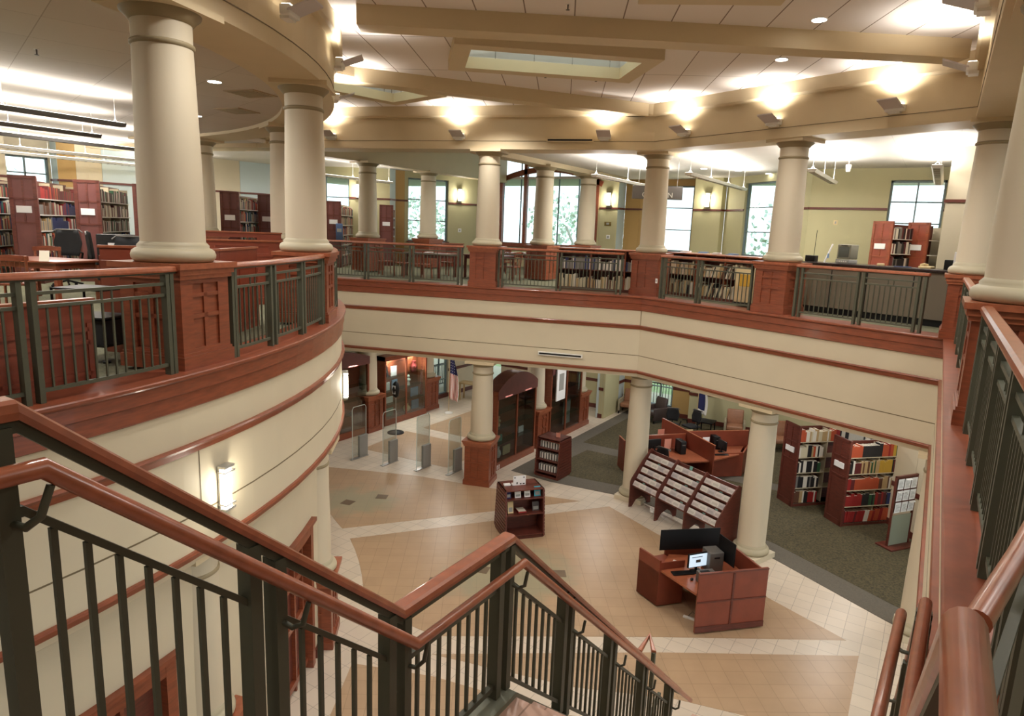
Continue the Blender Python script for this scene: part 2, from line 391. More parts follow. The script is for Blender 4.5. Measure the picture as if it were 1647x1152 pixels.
def window(p0, p1, s0, s1, z0, z1, cols=2, rows=3, m='frame', fw=.06, sill=True, deep=.12):
    wn[0]+=1; a=math.atan2(p1[1]-p0[1],p1[0]-p0[0])
    w=D.objects.new('window_%d'%wn[0],None); COL.objects.link(w); w.location=(p0[0],p0[1],0); w.rotation_euler=(0,0,a); w['kind']='structure'
    b=B()
    for x0,x1,y0,y1 in ((s0,s0+fw,z0,z1),(s1-fw,s1,z0,z1),(s0,s1,z0,z0+fw),(s0,s1,z1-fw,z1)): b.box(x0,deep-.03,y0,x1,deep+.05,y1)
    for i in range(1,cols): x=s0+(s1-s0)*i/cols; b.box(x-fw/3,deep-.02,z0,x+fw/3,deep+.04,z1)
    for i in range(1,rows): z=z0+(z1-z0)*i/rows; b.box(s0,deep-.02,z-fw/3,s1,deep+.04,z+fw/3)
    b.build('window_frame',m,w); B().box(s0,deep+.0,z0,s1,deep+.01,z1).build('pane','glass',w)
    if sill: B().box(s0-.05,-.06,z0-.05,s1+.05,.12,z0).build('window_sill','woodd',w)
R1=[(2.57,.07,.03)]
U0,U1=-.3,6.3
def room(name, pts, z0, z1, m, wins=(), rail=R1, kw={}):
    """a run of wall from corner to corner (room on the right of travel) with its windows (run index, s0, s1, z0, z1, cols, rows)"""
    for i in range(len(pts)-1):
        ww=[w for w in wins if w[0]==i]; mm=m[i] if isinstance(m,(list,tuple)) else m
        wall(name,pts[i],pts[i+1],z0,z1,mm,[w[1:5] for w in ww],rail=rail)
        for w in ww: window(pts[i],pts[i+1],*w[1:7],**(w[7] if len(w)>7 else {}))
# upper floor outer walls
room('wall_left',[(-23.9,-6),(-23.9,9.5)],U0,U1,'cream',[(0,8,9.5,.9,3.23,2,3)])
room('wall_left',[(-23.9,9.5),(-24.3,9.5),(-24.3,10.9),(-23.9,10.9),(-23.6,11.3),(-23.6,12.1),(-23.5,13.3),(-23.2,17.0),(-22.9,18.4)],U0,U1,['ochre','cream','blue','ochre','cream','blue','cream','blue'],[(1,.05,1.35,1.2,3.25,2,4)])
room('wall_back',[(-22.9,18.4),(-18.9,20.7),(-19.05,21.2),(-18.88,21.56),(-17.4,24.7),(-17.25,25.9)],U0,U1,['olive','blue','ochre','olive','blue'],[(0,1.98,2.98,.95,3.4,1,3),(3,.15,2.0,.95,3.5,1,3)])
room('wall_back',[(-17.25,25.9),(-12.15,25.9)],U0,U1,'olive',[(0,.25,5.0,.95,5.2,5,1,dict(m='frame'))],rail=None)
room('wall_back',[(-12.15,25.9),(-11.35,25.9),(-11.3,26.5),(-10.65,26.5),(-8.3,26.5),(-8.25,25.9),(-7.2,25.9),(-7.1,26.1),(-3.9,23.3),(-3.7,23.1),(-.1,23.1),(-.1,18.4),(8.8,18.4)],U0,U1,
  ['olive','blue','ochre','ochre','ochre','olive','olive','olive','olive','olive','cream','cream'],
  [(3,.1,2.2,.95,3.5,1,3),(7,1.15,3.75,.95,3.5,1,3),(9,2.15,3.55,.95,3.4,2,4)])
struct(B().box(8.8,-6,U0,9,18.4,U1).build('wall_right','cream')); struct(B().box(-24,-6.2,G,9,-6,U1).build('wall_front','cream'))
# big arched window: timber arch and posts in front of the light grid
ar=B(); cx,y0=-14.75,25.86
def arc(R,zc,w): return [(cx+R*math.cos(t),zc+R*math.sin(t)) for t in [math.radians(v) for v in range(64,117,3)]]
ow=[(cx+x,z) for x,z in ((0,0),)]
pts=arc(6.2,-1.95,0); pin=arc(5.98,-1.95,0)
for i in range(len(pts)-1):
    (xa,za),(xb,zb),(xc,zc),(xd,zd)=pts[i],pts[i+1],pin[i+1],pin[i]
    ar.add([(xa,y0,za),(xb,y0,zb),(xc,y0,zc),(xd,y0,zd),(xa,y0+.15,za),(xb,y0+.15,zb),(xc,y0+.15,zc),(xd,y0+.15,zd)],[(0,1,2,3),(7,6,5,4),(0,4,5,1),(2,6,7,3),(1,5,6,2),(3,7,4,0)])
for x in (-17.0,-15.75,-12.3): ar.box(x-.08,y0,.85,x+.08,y0+.15,5.2 if x<-13 else 3.9)
ar.box(-17.1,y0-.05,.82,-12.2,y0+.15,1.0)
w=D.objects.new('window_20',None); COL.objects.link(w); w['kind']='structure'; ar.build('window_frame','wood',w)

# ground floor outer walls
R2=[(-4.55,.12,.03),(G+.09,.18,.02)]
room('wall_left',[(-17.05,13.3),(-17.05,20.4)],G,-1.9,'cream',rail=None)
room('wall_back',[(-17.05,20.4),(-17.6,20.9),(-17.6,25.6),(-15.2,25.6)],G,-1.9,'cream',[(1,1.1,2.15,G+.15,-3.0,2,4),(2,.1,1.1,G+.05,-3.3,1,1)],rail=R2)
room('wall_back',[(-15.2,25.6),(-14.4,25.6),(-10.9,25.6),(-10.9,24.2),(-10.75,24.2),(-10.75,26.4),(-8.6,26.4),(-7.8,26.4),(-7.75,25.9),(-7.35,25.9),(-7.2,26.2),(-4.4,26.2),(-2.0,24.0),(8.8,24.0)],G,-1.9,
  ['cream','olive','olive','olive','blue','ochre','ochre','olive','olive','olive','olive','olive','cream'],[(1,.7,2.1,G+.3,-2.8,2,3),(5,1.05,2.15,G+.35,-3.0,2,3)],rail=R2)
room('wall_back',[(-.35,19.75),(.15,19.15),(1.5,17.6),(8.8,17.6)],G,-1.9,'cream',rail=[(-4.6,.12,.03),(G+.09,.18,.02)])
# drum wall on the ground floor
dw=B()
def cyl(b,a0,a1,z0,z1,R=10.75,th=.25,mi=0,st=2.5):
    n=max(1,int((a1-a0)/st)); b.sweep([pol(a0+(a1-a0)*i/n,R) for i in range(n+1)][::-1],[(0,z0),(0,z1),(-th,z1),(-th,z0)],mi,smooth=False)
doors=[(1,14.9,-3.2),(26.5,34.0,-3.2)]
a=-26
for d0,d1,zt in doors: cyl(dw,a,d0,G,-2.1); cyl(dw,d0,d1,zt,-2.1); a=d1
cyl(dw,a,110,G,-2.1); struct(dw.build('wall_drum','cream'))
bb=B(); a=-26
for d0,d1,zt in doors: cyl(bb,a,d0-.6,G,G+.16,10.79,.05); a=d1+.6
cyl(bb,a,100,G,G+.16,10.79,.05); struct(bb.build('baseboard_drum','woodd'))
# ------------------------------------------------------------------ columns
SH=[(.318,0),(.318,.3),(.312,.9),(.298,1.5),(.285,2.05)]
def column_parts(t, zb, zt, ped=None, pw=.8, plinth=None):
    """parts of one column: zb is the underside of the round base, zt the underside of the beam it carries"""
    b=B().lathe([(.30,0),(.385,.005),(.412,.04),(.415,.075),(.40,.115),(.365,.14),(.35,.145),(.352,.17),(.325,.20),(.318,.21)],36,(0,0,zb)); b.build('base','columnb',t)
    H=zt-.16-(zb+.2); prof=[(r,zb+.2+z/2.05*(H-.24)) for r,z in SH]
    zn=zt-.16-.24
    b=B().lathe(prof+[(.285,zn+.24)],40); sh_=b.build('shaft','column',t)
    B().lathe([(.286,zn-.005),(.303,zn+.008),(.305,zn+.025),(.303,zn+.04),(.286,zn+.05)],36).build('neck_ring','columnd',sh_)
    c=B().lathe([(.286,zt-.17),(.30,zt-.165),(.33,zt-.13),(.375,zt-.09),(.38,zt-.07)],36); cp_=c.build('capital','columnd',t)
    B().cb(0,0,zt-.035,.84,.84,.07).build('abacus','header',cp_)
    if plinth is not None: B().cb(0,0,(zb+plinth)/2,.8,.8,zb-plinth).build('plinth','column',t)
    if ped is not None:
        w=pw; h=zb-ped; b=B()
        b.cb(0,0,ped+h/2,w-.10,w-.10,h-.02); b.cb(0,0,ped+.07,w,w,.14); b.cb(0,0,ped+.155,w-.03,w-.03,.03)
        for k in range(4):
            f=B(); y=-(w-.06)/2+.004; x0=-(w-.06)/2; x1=-x0; zz0=ped+.16; zz1=zb-.16
            for xa,xb in ((x0,x0+.17),(x1-.17,x1)): f.box(xa,y-.006,zz0,xb,y+.02,zz1)
            for za,zb_ in ((zz0,zz0+.05),(zz1-.05,zz1)): f.box(x0+.17,y-.006,za,x1-.17,y+.02,zb_)
            f.box(-.028,y-.002,zz0+.05,.028,y+.02,zz1-.05)
            f.box(x0+.17,y-.002,zz0+(zz1-zz0)*.47,x1-.17,y+.02,zz0+(zz1-zz0)*.47+.045)
            f.box(x0+.17,y-.002,zz1-.19,x1-.17,y+.02,zz1-.15)
            b.mtx(f,Matrix.Rotation(k*PI/2,4,'Z'))
        pd_=b.build('pedestal','wood',t)
        c=B().cb(0,0,zb-.135,w+.0,w+.0,.05).cb(0,0,zb-.085,w+.04,w+.04,.06); c.cb(0,0,zb-.028,w+.09,w+.09,.056); c.build('pedestal_cap','woodh',pd_)
def pair(nm, x, y, rz, lab_u, lab_l, lower='ped', up=True):
    if up:
        t=thing('column',lab_u,'column',(x,y,0),rz); column_parts(t,1.10,3.64,ped=0)
    if lower:
        t=thing('column',lab_l,'column',(x,y,0),rz)
        if lower=='ped': column_parts(t,-4.42,-2.1,ped=G)
        else: column_parts(t,G+.13,-2.1,plinth=G)
Aa=math.radians
cs=[('A',*pol(17.9,10.56),Aa(17.9+90),'thick cream column nearest on the left, on a wooden pedestal of the curved balcony','cream column against the curved wall nearest the stairs, seen through the balusters','ped'),
('B',*pol(37.9,10.6),Aa(37.9+90),'cream column at the far end of the curved rail, partly hiding another column','cream column on a wooden pedestal beside the tall dark doorway in the curved wall','ped'),
('C',*pol(65.9,10.4),Aa(65.9+90),'cream column standing just behind the one at the curved rail end',None,None),
('D',-17.3,11.5,0,'slim cream column half hidden behind the thick nearest column',None,None),
('E',-10.64,15.57,A1,'cream column in the middle of the far balcony, left of the arched window','cream column on a wooden pedestal beside the security gates','ped'),
('F',-6.5,17.2,Aa(-2),'cream column at the corner where the far balcony bends','cream column behind the left end of the magazine rack','floor'),
('G',-2.92,15.62,A2,'cream column between the open book carts and the service counter','cream column on a square white plinth behind the computer desk','floor'),
('H',.52,14.1,0,'cream column at the far right corner of the balcony','cream column at the right edge of the hall below the balcony corner','floor'),
('I',.66,7.45,0,'large cream column at the right edge of the picture',None,None),
('J',-16.8,17.3,0,'yellowish column left of the bright window pair, beside the last book stack','slim cream column between the two glass display cases on the left','ped'),
('K',-17.1,20.9,0,'yellowish column standing in front of the tall window pair','slim cream column on pedestal beside the flag','ped'),
('L',-11.2,19.6,0,'yellowish column in front of the arched window, left one of two','slim cream column between the two arched wooden cases on the right','ped'),
('M',-11.2,22.8,0,'yellowish column at the right end of the arched window','slim white column on a small pedestal beside the far glass case','ped')]
for c in cs: pair(*c[:4],c[4],c[5],c[6])

# ------------------------------------------------------------------ railings
BAL={}
def baluster(h, w, parent, p, sq=True):
    key=(round(h,3),w)
    if key not in BAL:
        o=B().cb(0,0,h/2,w,w,h).build('baluster','steel',parent); BAL[key]=o
    else:
        o=BAL[key].copy(); COL.objects.link(o); o.parent=parent
    o.location=p; return o
def along(P, s):
    for i in range(len(P)-1):
        a,b=Vector(P[i]),Vector(P[i+1]); L=math.hypot(b.x-a.x,b.y-a.y)
        if s<=L or i==len(P)-2:
            v=a.lerp(b,s/L); return v, math.atan2(b.y-a.y,b.x-a.x), (b.z-a.z)/L
        s-=L
def length(P): return sum(math.hypot(P[i+1][0]-P[i][0],P[i+1][1]-P[i][1]) for i in range(len(P)-1))
def bar(b, P, z, w, h, d=0): return b.sweep(P,[(d-w/2,z),(d-w/2,z+h),(d+w/2,z+h),(d+w/2,z)])
def sub(P,s0,s1):
    out=[along(P,s0)[0][:]]; acc=0
    for i in range(len(P)-1):
        acc+=math.hypot(P[i+1][0]-P[i][0],P[i+1][1]-P[i][1])
        if s0+1e-3<acc<s1-1e-3: out.append(P[i+1])
    out.append(along(P,s1)[0][:]); return out
def railing(label, P, posts, group=None, bw=.016, sp=.1):
    """gallery railing: P plan points at ledge level, posts = positions along it of the twin posts"""
    P=[(p[0],p[1],p[2] if len(p)>2 else 0) for p in P]; L=length(P)
    t=thing('railing',label,'railing',(0,0,0))
    B().sweep(P,[(-.048,1.03),(-.052,1.045),(-.048,1.07),(-.03,1.085),(.03,1.085),(.048,1.07),(.052,1.045),(.048,1.03)],smooth=False).build('handrail','woodh',t)
    bar(B(),P,1.012,.05,.018).build('rail_channel','steel',t)
    pc=[]
    for s in posts:
        for k in (-.055,.055):
            ss=s+k
            if ss<.02 or ss>L-.02: ss=min(max(s,.03),L-.03)
            v,a,_=along(P,ss); pc.append(ss)
            B().rb(0,0,.506,.045,.07,1.012,0).build('post','steel',t,v).rotation_euler=(0,0,a)
    ed=sorted(posts)
    for a_,b_ in zip(ed[:-1],ed[1:]):
        s0,s1=a_+.07,b_-.07
        if s1-s0<.3: continue
        Q=sub(P,s0,s1)
        bar(B(),Q,.90,.03,.028).build('upper_rail','steel',t); bar(B(),Q,.79,.03,.028).build('middle_rail','steel',t); bar(B(),Q,.085,.03,.032).build('bottom_rail','steel',t)
        m=(s0+s1)/2
        for k in (-.05,.05):
            v,a,_=along(P,m+k); o=B().cb(0,0,0,.014,.014,.085).build('spacer','steel',t,(v[0],v[1],.86)); o.rotation_euler=(0,0,a)
        n=max(2,round((s1-s0)/sp))
        for i in range(1,n):
            v,a,_=along(P,s0+(s1-s0)*i/n); o=baluster(.675,bw,t,(v[0],v[1],.116)); o.rotation_euler=(0,0,a)
    return t
RR=10.92
def arcp(a0,a1,n=16): return [pol(a0+(a1-a0)*i/n,RR) for i in range(n+1)]
def sa(a0,a): return math.radians(a-a0)*RR
railing('curved green-grey railing with wooden handrail at the left edge, before the nearest column',arcp(-8,15.65,22),[sa(-8,v) for v in (-7.8,.1,7.85,15.3)])
railing('curved green-grey railing between the two columns of the round balcony',arcp(20.0,35.8,16),[sa(20,v) for v in (20.2,24.9,30.0,35.4)])
railing('curved railing on the far side of the round balcony',arcp(40.2,63.6,20),[sa(40.2,v) for v in (40.5,48,56,63.3)])
def on1(x,d=.2): return (x+d*math.sin(A1)*-1, seg1y(x)+d*math.cos(A1))
def lin(p,q): return [(*p,0),(*q,0)]
railing('straight railing of the far balcony left of its middle column',lin(on1(-16.6),on1(-11.1)),[.1,1.45,2.8,4.2,5.65])
railing('straight railing of the far balcony between its middle and corner columns',lin(on1(-10.15),on1(-6.9)),[.08,1.7,3.3])
u2=(math.cos(A2),math.sin(A2))
def on2(s,d=.2): return (K0[0]+u2[0]*s-u2[1]*d, K0[1]+u2[1]*s+u2[0]*d)
railing('straight railing in front of the open book shelves, right of the corner column',lin(on2(.42),on2(3.18)),[.08,1.2,2.68])
railing('straight railing in front of the grey service counter',lin(on2(4.1),on2(6.65)),[.08,1.35,2.45])
railing('right hand balcony railing running back to the far corner column',[(.38,13.3,0),(.38,7.95,0)],[.1,1.4,2.7,4.0,5.25])
railing('nearest right hand balcony railing below the large column',[(.38,6.95,0),(.38,2.4,0)],[.1,1.1,2.1,3.1,4.1,4.5])

# ------------------------------------------------------------------ stairs (drop towards +y beside the right balcony)
SX=-2.0; S=[(0.75,1.09),(2.26,-.24),(3.26,-.24),(7.25,-3.73)]     # cap line: y, z of the top of the left guard
LZ=-1.32
st=B()
def flight(y0,z0,y1,z1,n):
    for i in range(n):
        ya=y0+(y1-y0)*i/n; yb=y0+(y1-y0)*(i+1)/n; zt=z0-(z0-z1)*(i+1)/n if 1 else 0
        st.box(-1.94,ya,zt-.22,.16,yb+.03,zt)
flight(.76,0,2.30,LZ,8); st.box(-2.06,2.30,LZ-.25,.18,3.26,LZ); flight(3.26,LZ,7.25,-4.81,20)
stairs=thing('staircase','tiled staircase going down from the landing beside the right balcony','stairs'); st.build('treads',TL,stairs)
for x0,x1 in ((-2.06,-1.9),(.1,.2)):
    cb_=B(); cb_.add([(x0,.76,.03),(x1,.76,.03),(x1,2.3,LZ+.05),(x0,2.3,LZ+.05),(x0,.76,-.35),(x1,.76,-.35),(x1,2.3,LZ-.3),(x0,2.3,LZ-.3)],[(0,1,2,3),(7,6,5,4),(0,4,5,1),(1,5,6,2),(2,6,7,3),(3,7,4,0)])
    cb_.box(x0,2.3,LZ-.3,x1,3.26,LZ+.035)
    cb_.add([(x0,3.26,LZ+.035),(x1,3.26,LZ+.035),(x1,7.25,-4.78),(x0,7.25,-4.78),(x0,3.26,LZ-.3),(x1,3.26,LZ-.3),(x1,7.25,-5.1),(x0,7.25,-5.1)],[(0,1,2,3),(7,6,5,4),(0,4,5,1),(1,5,6,2),(2,6,7,3),(3,7,4,0)])
    cb_.build('stringer','stone',stairs)
B().box(-2.06,7.25,-5.05,.18,8.3,-4.81).box(-2.0,7.3,G,.1,8.2,-5.0).build('lower_landing',TL,stairs)
CAP=[(-.045,-.052),(-.05,-.03),(-.045,-.008),(-.028,0),(.028,0),(.045,-.008),(.05,-.03),(.045,-.052)]
def stair_guard(label, N, side, posts, ext=-1.6, hoff=-.175, cap=CAP, nb=.108, round_=0, h0=None):
    """N = nodes (x, y, z of the cap); side=+1: the handrail hangs on the +x side"""
    P=[(N[0][0],ext,N[0][2])]+list(N)
    t=thing('stair_railing',label,'railing')
    if round_: B().tube([(x,y,z-round_) for x,y,z in P],round_,16).build('top_rail','woodh',t)
    else: B().sweep(P,cap).build('top_rail','woodh',t)
    B().sweep(P,[(-.028,-.09),(-.028,-.052),(.028,-.052),(.028,-.09)] if not round_ else [(-.014,-.1),(-.014,-.06),(.014,-.06),(.014,-.1)]).build('rail_channel','steel',t)
    H=[(x+side*.10,y+(.02 if i else 0),z+hoff) for i,(x,y,z) in enumerate(P)]
    H=H[:-1]+[(H[-1][0],P[-1][1]+.25,P[-1][2]+hoff-.12)]
    if h0: H=[(H[0][0],h0,H[2][2])]+H[2:]
    B().tube(H,.027,14).build('handrail','woodh',t)
    def at(y):
        for (xa,ya,za),(xb,yb,zb) in zip(P[:-1],P[1:]):
            if y<=yb: k=(y-ya)/(yb-ya); return xa+(xb-xa)*k, za+(zb-za)*k
        return P[-1][0],P[-1][2]
    for y in posts:
        for k in (-.055,.055):
            x,z=at(y+k); B().cb(0,0,-.49,.075,.05,.98).build('post','steel',t,(x,y+k,z-.07))
        q=lambda yy,dx,dz: (at(yy)[0]+side*dx,yy,at(yy)[1]+dz)
        B().tube([q(y+.06,.03,-.33),q(y+.075,.07,-.335),q(y+.1,.10,-.30),q(y+.13,.10,hoff-.02)],.011,8).build('bracket','steel',t)
    ps=sorted(posts)
    for a_,b_ in zip(ps[:-1],ps[1:]):
        s0,s1=a_+.08,b_-.08
        P2=[(at(s0)[0],s0,at(s0)[1])]+[p for p in N if s0<p[1]<s1]+[(at(s1)[0],s1,at(s1)[1])]
        bar(B(),P2,-.325,.035,.03).build('middle_rail','steel',t); bar(B(),P2,-.985,.035,.035).build('bottom_rail','steel',t)
        n=max(2,round((s1-s0)/nb))
        for i in range(1,n):
            y=s0+(s1-s0)*i/n; x,z=at(y); baluster(.63,.018,t,(x,y,z-.955))
    return t
stair_guard('left stair railing with olive balusters and double wooden rails, crossing the foreground',[(SX,y,z) for y,z in S],1,(-1.4,-.5,.655,1.50,2.24,3.2,4.1,5.02,5.92,6.9),nb=.09)
stair_guard('right stair railing with thick wooden rails in the bottom right corner',[(.10,1.14,1.04),(.11,2.54,-.22),(.165,3.92,-.24),(.165,7.6,-3.73)],-1,(2.75,3.85,4.8,5.7,6.6,7.5),ext=.2,hoff=-.135,round_=.031,h0=2.35)
t=thing('guard_rail','short wooden rail rising from the stair rail bend to the right frame edge','railing')
Pg=[(.15,1.22,1.0),(.22,1.62,1.0),(.5,3.2,1.0)]
B().tube([(.13,1.30,.95),(.21,1.64,.95),(.5,3.0,.95)],.022,14).build('top_rail','woodh',t); bar(B(),Pg,-.19,.02,.02).build('middle_rail','steel',t)
for q in ((.30,1.80),(.335,1.92)): B().rb(q[0],q[1],.46,.05,.05,.95,.3).build('post','steel',t)
# lower rail seen beyond the bottom of the flight
t=thing('newel_rail','small wooden rail loop with posts beyond the foot of the stairs','railing')
Pn=[(-2.79,8.06,-4.0),(-2.81,8.5,-4.0),(-2.62,8.16,-4.0)]
B().sweep(Pn,[(d*.7,z) for d,z in CAP]).build('top_rail','woodh',t)
for p in (Pn[0],Pn[2]): B().cb(p[0],p[1],(p[2]-.03+G)/2,.05,.05,p[2]-.03-G).build('post','steel',t)
Pm=[(-2.2,7.2,-3.9),(-2.2,4.3,-5.3)]
t=thing('stair_railing','lower flight railing glimpsed through the balusters at the bottom','railing')
for z in (0,-.9): bar(B(),Pm,z,.04,.04).build('rail','steel',t)
for i in range(1,24):
    y=7.2-2.9*i/24; baluster(.9,.018,t,(-2.2,y,-3.9-1.4*i/24-.88))
M['armside']=mat('grey_tan_fabric',(150,140,116),.8); M['maroonfab']=mat('dark_red_glaze',(120,40,40),.4); M['bluecard']=mat('pale_blue_card',(130,160,200),.7); M['tealcard']=mat('teal_card',(110,160,150),.7)
# ------------------------------------------------------------------ fixtures
# wall washer lights on the header beam
def washer(x,y,z,ang,label,first=[None]):
    """ang = direction the fixture faces (away from the wall)"""
    if first[0] is None:
        t=thing('wall_light',label,'light',(x,y,z),ang,'wing shaped uplights around the upper beam')
        b=B().rbox(0,-.16,-.06,.13,.16,.06,.02); b.box(-.02,-.10,-.09,.10,.10,-.055); b.build('housing','white',t)
        w=B(); w.add([(.10,-.17,-.02),(.42,-.17,.10),(.42,.17,.10),(.10,.17,-.02),(.10,-.17,.0),(.42,-.17,.125),(.42,.17,.125),(.10,.17,.0)],[(3,2,1,0),(4,5,6,7),(0,1,5,4),(1,2,6,5),(2,3,7,6),(3,0,4,7)])
        w.build('reflector','washplate',t); B().box(.02,-.13,.06,.12,.13,.068).build('lens','lamp',t); first[0]=t; o=t
    else: o=place(first[0],False,(x,y,z),ang,label)
    c,s=math.cos(ang),math.sin(ang)
    light('SPOT','washer_lamp',(x+c*.30,y+s*.30,z+.18),100,(1,.95,.87),.08,(x+c*.35,y+s*.35,z+2),spot=2.7,blend=.8)
n1=math.pi/2*3+A1; n2=A2-math.pi/2
W_=[(-14.86,'leftmost uplight on the far beam, beside the curved drum'),(-11.25,'uplight on the far beam above the middle column'),(-7.57,'uplight on the far beam right of the slot vent')]
for x,l in W_: washer(x-.1*math.sin(A1)*-1,seg1y(x)+.02,3.93,n1,l)
for s_,l in ((.98,'first uplight right of the beam corner'),(3.33,'uplight on the beam above the second column from the corner'),(5.75,'last uplight on the far beam before the right hand corner')):
    p=on2(s_,.04); washer(p[0],p[1],3.95,n2,l)
washer(.07,11.5,3.95,PI,'uplight on the right hand beam, lower in the picture'); washer(.07,8.6,3.95,PI,'uplight on the right hand beam, nearest the top edge')
for a,l in ((26.5,'large uplight on the curved beam at the top edge'),(39.8,'uplight at the bulge of the curved beam'),(56,'uplight round the back of the curved beam')):
    p=pol(a,11.04); washer(p[0],p[1],4.05,math.radians(a),l)
for a in (5,-12):
    p=pol(a,11.04); light('SPOT','washer_lamp',(p[0]+.2,p[1],4.2),120,(1,.95,.87),.08,(p[0],p[1],6),spot=2.5)
# lantern sconces
def lantern(x,y,z,ang,label,h=.5,e=8,first=[None]):
    if first[0] is None:
        t=thing('wall_sconce',label,'light',(x,y,z),ang)
        b=B().box(-.01,-.075,-.26,.02,.075,.26); b.box(0,-.085,.235,.10,.085,.262); b.box(0,-.085,-.262,.10,.085,-.235)
        for zz in (-.19,.19): b.box(.0,-.088,zz-.008,.105,.088,zz+.008)
        b.build('frame','silver',t)
        l=B(); n=10; pr=[(.09*math.cos(v),.075*math.sin(v)) for v in [(-.5+i/n)*PI for i in range(n+1)]]
        l.prism([(.01+px,py) for px,py in pr],-.232,.232); l.build('shade','lamp',t); first[0]=t; o=t
    else: o=place(first[0],False,(x,y,z),ang,label)
    c,s=math.cos(ang),math.sin(ang)
    light('POINT','sconce_lamp',(x+c*.22,y+s*.22,z),e,(1,.93,.78),.07)
p=pol(17.95,11.03); lantern(p[0],p[1],-1.395,math.radians(17.95),'tall glowing wall sconce on the curved wall above the stair rail')
p=pol(45.2,11.03); lantern(p[0],p[1],-1.42,math.radians(45.2),'glowing sconce at the edge of the curved wall beside the gates')
a=math.atan2(2.1,5.0); lantern(-23.9+.2+math.cos(0)*3.75,20.05,2.85,a-PI/2,'lit wall sconce between the book stack and tall window pair',e=22)
a=math.atan2(3.5,1.65); lantern(-19.05+math.cos(a)*2.9+.03,21.2+math.sin(a)*2.9,2.93,a-PI/2,'lit wall sconce right of the tall window pair',e=22)
lantern(-11.75,25.86,2.93,-PI/2,'lit wall sconce right of the arched window',e=22)
lantern(-7.72,25.86,2.93,-PI/2,'lit wall sconce right of the hanging sign',e=22)
# recessed downlights
def downlight(x,y,z,label,r=.10,first=[None]):
    if first[0] is None:
        t=thing('recessed_downlight',label,'light',(x,y,z),0); B().lathe([(r*.98,-.012),(r*1.15,-.012),(r*1.2,0)],24).build('trim_ring','white',t)
        B().lathe([(r,-.016),(r,-.004)],24).build('lens','dl',t); first[0]=t
    else: place(first[0],False,(x,y,z),0,label)
downlight(-1.94,11.11,4.7,'round downlight in the atrium ceiling at the top right'); downlight(-2.85,13.19,4.7,'round downlight in the atrium ceiling nearer the beam')
downlight(-9.6,14.6,4.7,'small round downlight left of the beam corner'); downlight(-10.1,7.0,3.70,'round downlight beside the thick column under the drum ceiling'); downlight(-13.8,9.1,3.70,'round downlight further back under the drum ceiling')
for i,(x,y,w_) in enumerate(((-6.9,22.4,'left'),(-6.0,23.2,'middle'),(-5.3,24.4,'right'))): downlight(x,y,3.75,w_+' of the three downlights in the white library ceiling')
# sprinkler heads
def sprinkler(x,y,z,label,first=[None]):
    if first[0] is None:
        t=thing('sprinkler_head',label,'sprinkler',(x,y,z)); B().lathe([(.035,-.004),(.035,0)],12).build('flange','white',t); B().lathe([(.01,-.07),(.012,-.004)],8).lathe([(.028,-.075),(.028,-.07)],10).build('nozzle','grey',t); first[0]=t
    else: place(first[0],False,(x,y,z),0,label)
def cz(px,py,z):   # a ceiling spot given as plan coordinates worked out beforehand
    return (px,py,z)
for x,y,z,l in ((-3.3,11.7,4.7,'sprinkler in the ceiling right of the skylight'),(-4.9,9.0,4.7,'sprinkler in the ceiling panels above the long beam'),(-7.3,12.6,4.7,'sprinkler below the skylight, left one'),(-6.5,13.3,4.7,'sprinkler below the skylight, right one'),(-8.8,8.3,4.7,'sprinkler between beam and curved drum'),(-10.6,4.7,3.7,'sprinkler in the drum ceiling left of the thick column'),(-11.8,7.6,3.7,'sprinkler in the drum ceiling between the columns'),(-3.4,21.2,3.75,'sprinkler in the library ceiling above the lamp')): sprinkler(x,y,z,l)
# slot vents
def vent(xc,z,label,L=1.15,vert=False):
    t=thing('slot_vent',label,'vent',(xc+.0,seg1y(xc)+.06 if vert else seg1y(xc)+.05,z),A1)
    y=-.02 if not vert else 0
    B().box(-L/2-.03,-.035,-.045,L/2+.03,.03,.045).build('frame','white' if z<0 else 'header',t); B().box(-L/2,-.039,-.022,L/2,0,.022).build('slot','black',t)
vent(-8.4,3.86,'dark slot vent in the upper beam'); vent(-8.37,-1.7,'white framed slot vent in the gallery fascia')
# pendant linear lights
def pendant(x,y0,y1,z,label,grp,zc,dark=False,e=60):
    t=thing('pendant_light',label,'light',(x,(y0+y1)/2,z),0,grp); L=(y1-y0)/2
    B().add([(-.11,-L,.05),(.11,-L,.05),(.07,-L,-.02),(-.07,-L,-.02),(-.11,L,.05),(.11,L,.05),(.07,L,-.02),(-.07,L,-.02)],[(0,1,2,3),(7,6,5,4),(0,4,5,1),(1,5,6,2),(2,6,7,3),(3,7,4,0)]).build('housing','grey' if dark else 'white',t)
    B().box(-.09,-L+.03,.05,.09,L-.03,.056).build('lens','lampw',t)
    lv=B()
    if not dark:
        n=int(2*L/.22)
        for i in range(n): lv.box(-.06,-L+.1+i*.22,-.03,.06,-L+.115+i*.22,-.02)
        lv.build('louvre','lgrey',t)
    n=max(2,int(2*L/1.6)+1)
    for i in range(n):
        yy=-L+.15+(2*L-.3)*i/(n-1)
        B().tube([(-.07,yy,.05),(0,yy,.12),(.07,yy,.05)],.004,6).tube([(0,yy,.12),(0,yy,zc-z)],.003,6).build('hanger','white',t)
    light('AREA','pendant_lamp',(x,(y0+y1)/2,z+.09),e,(1,.97,.92),.12,(x,(y0+y1)/2,z+3),sy=2*L-.1).rotation_euler=(PI,0,0)
LGp='long pendant lights over the book stacks'
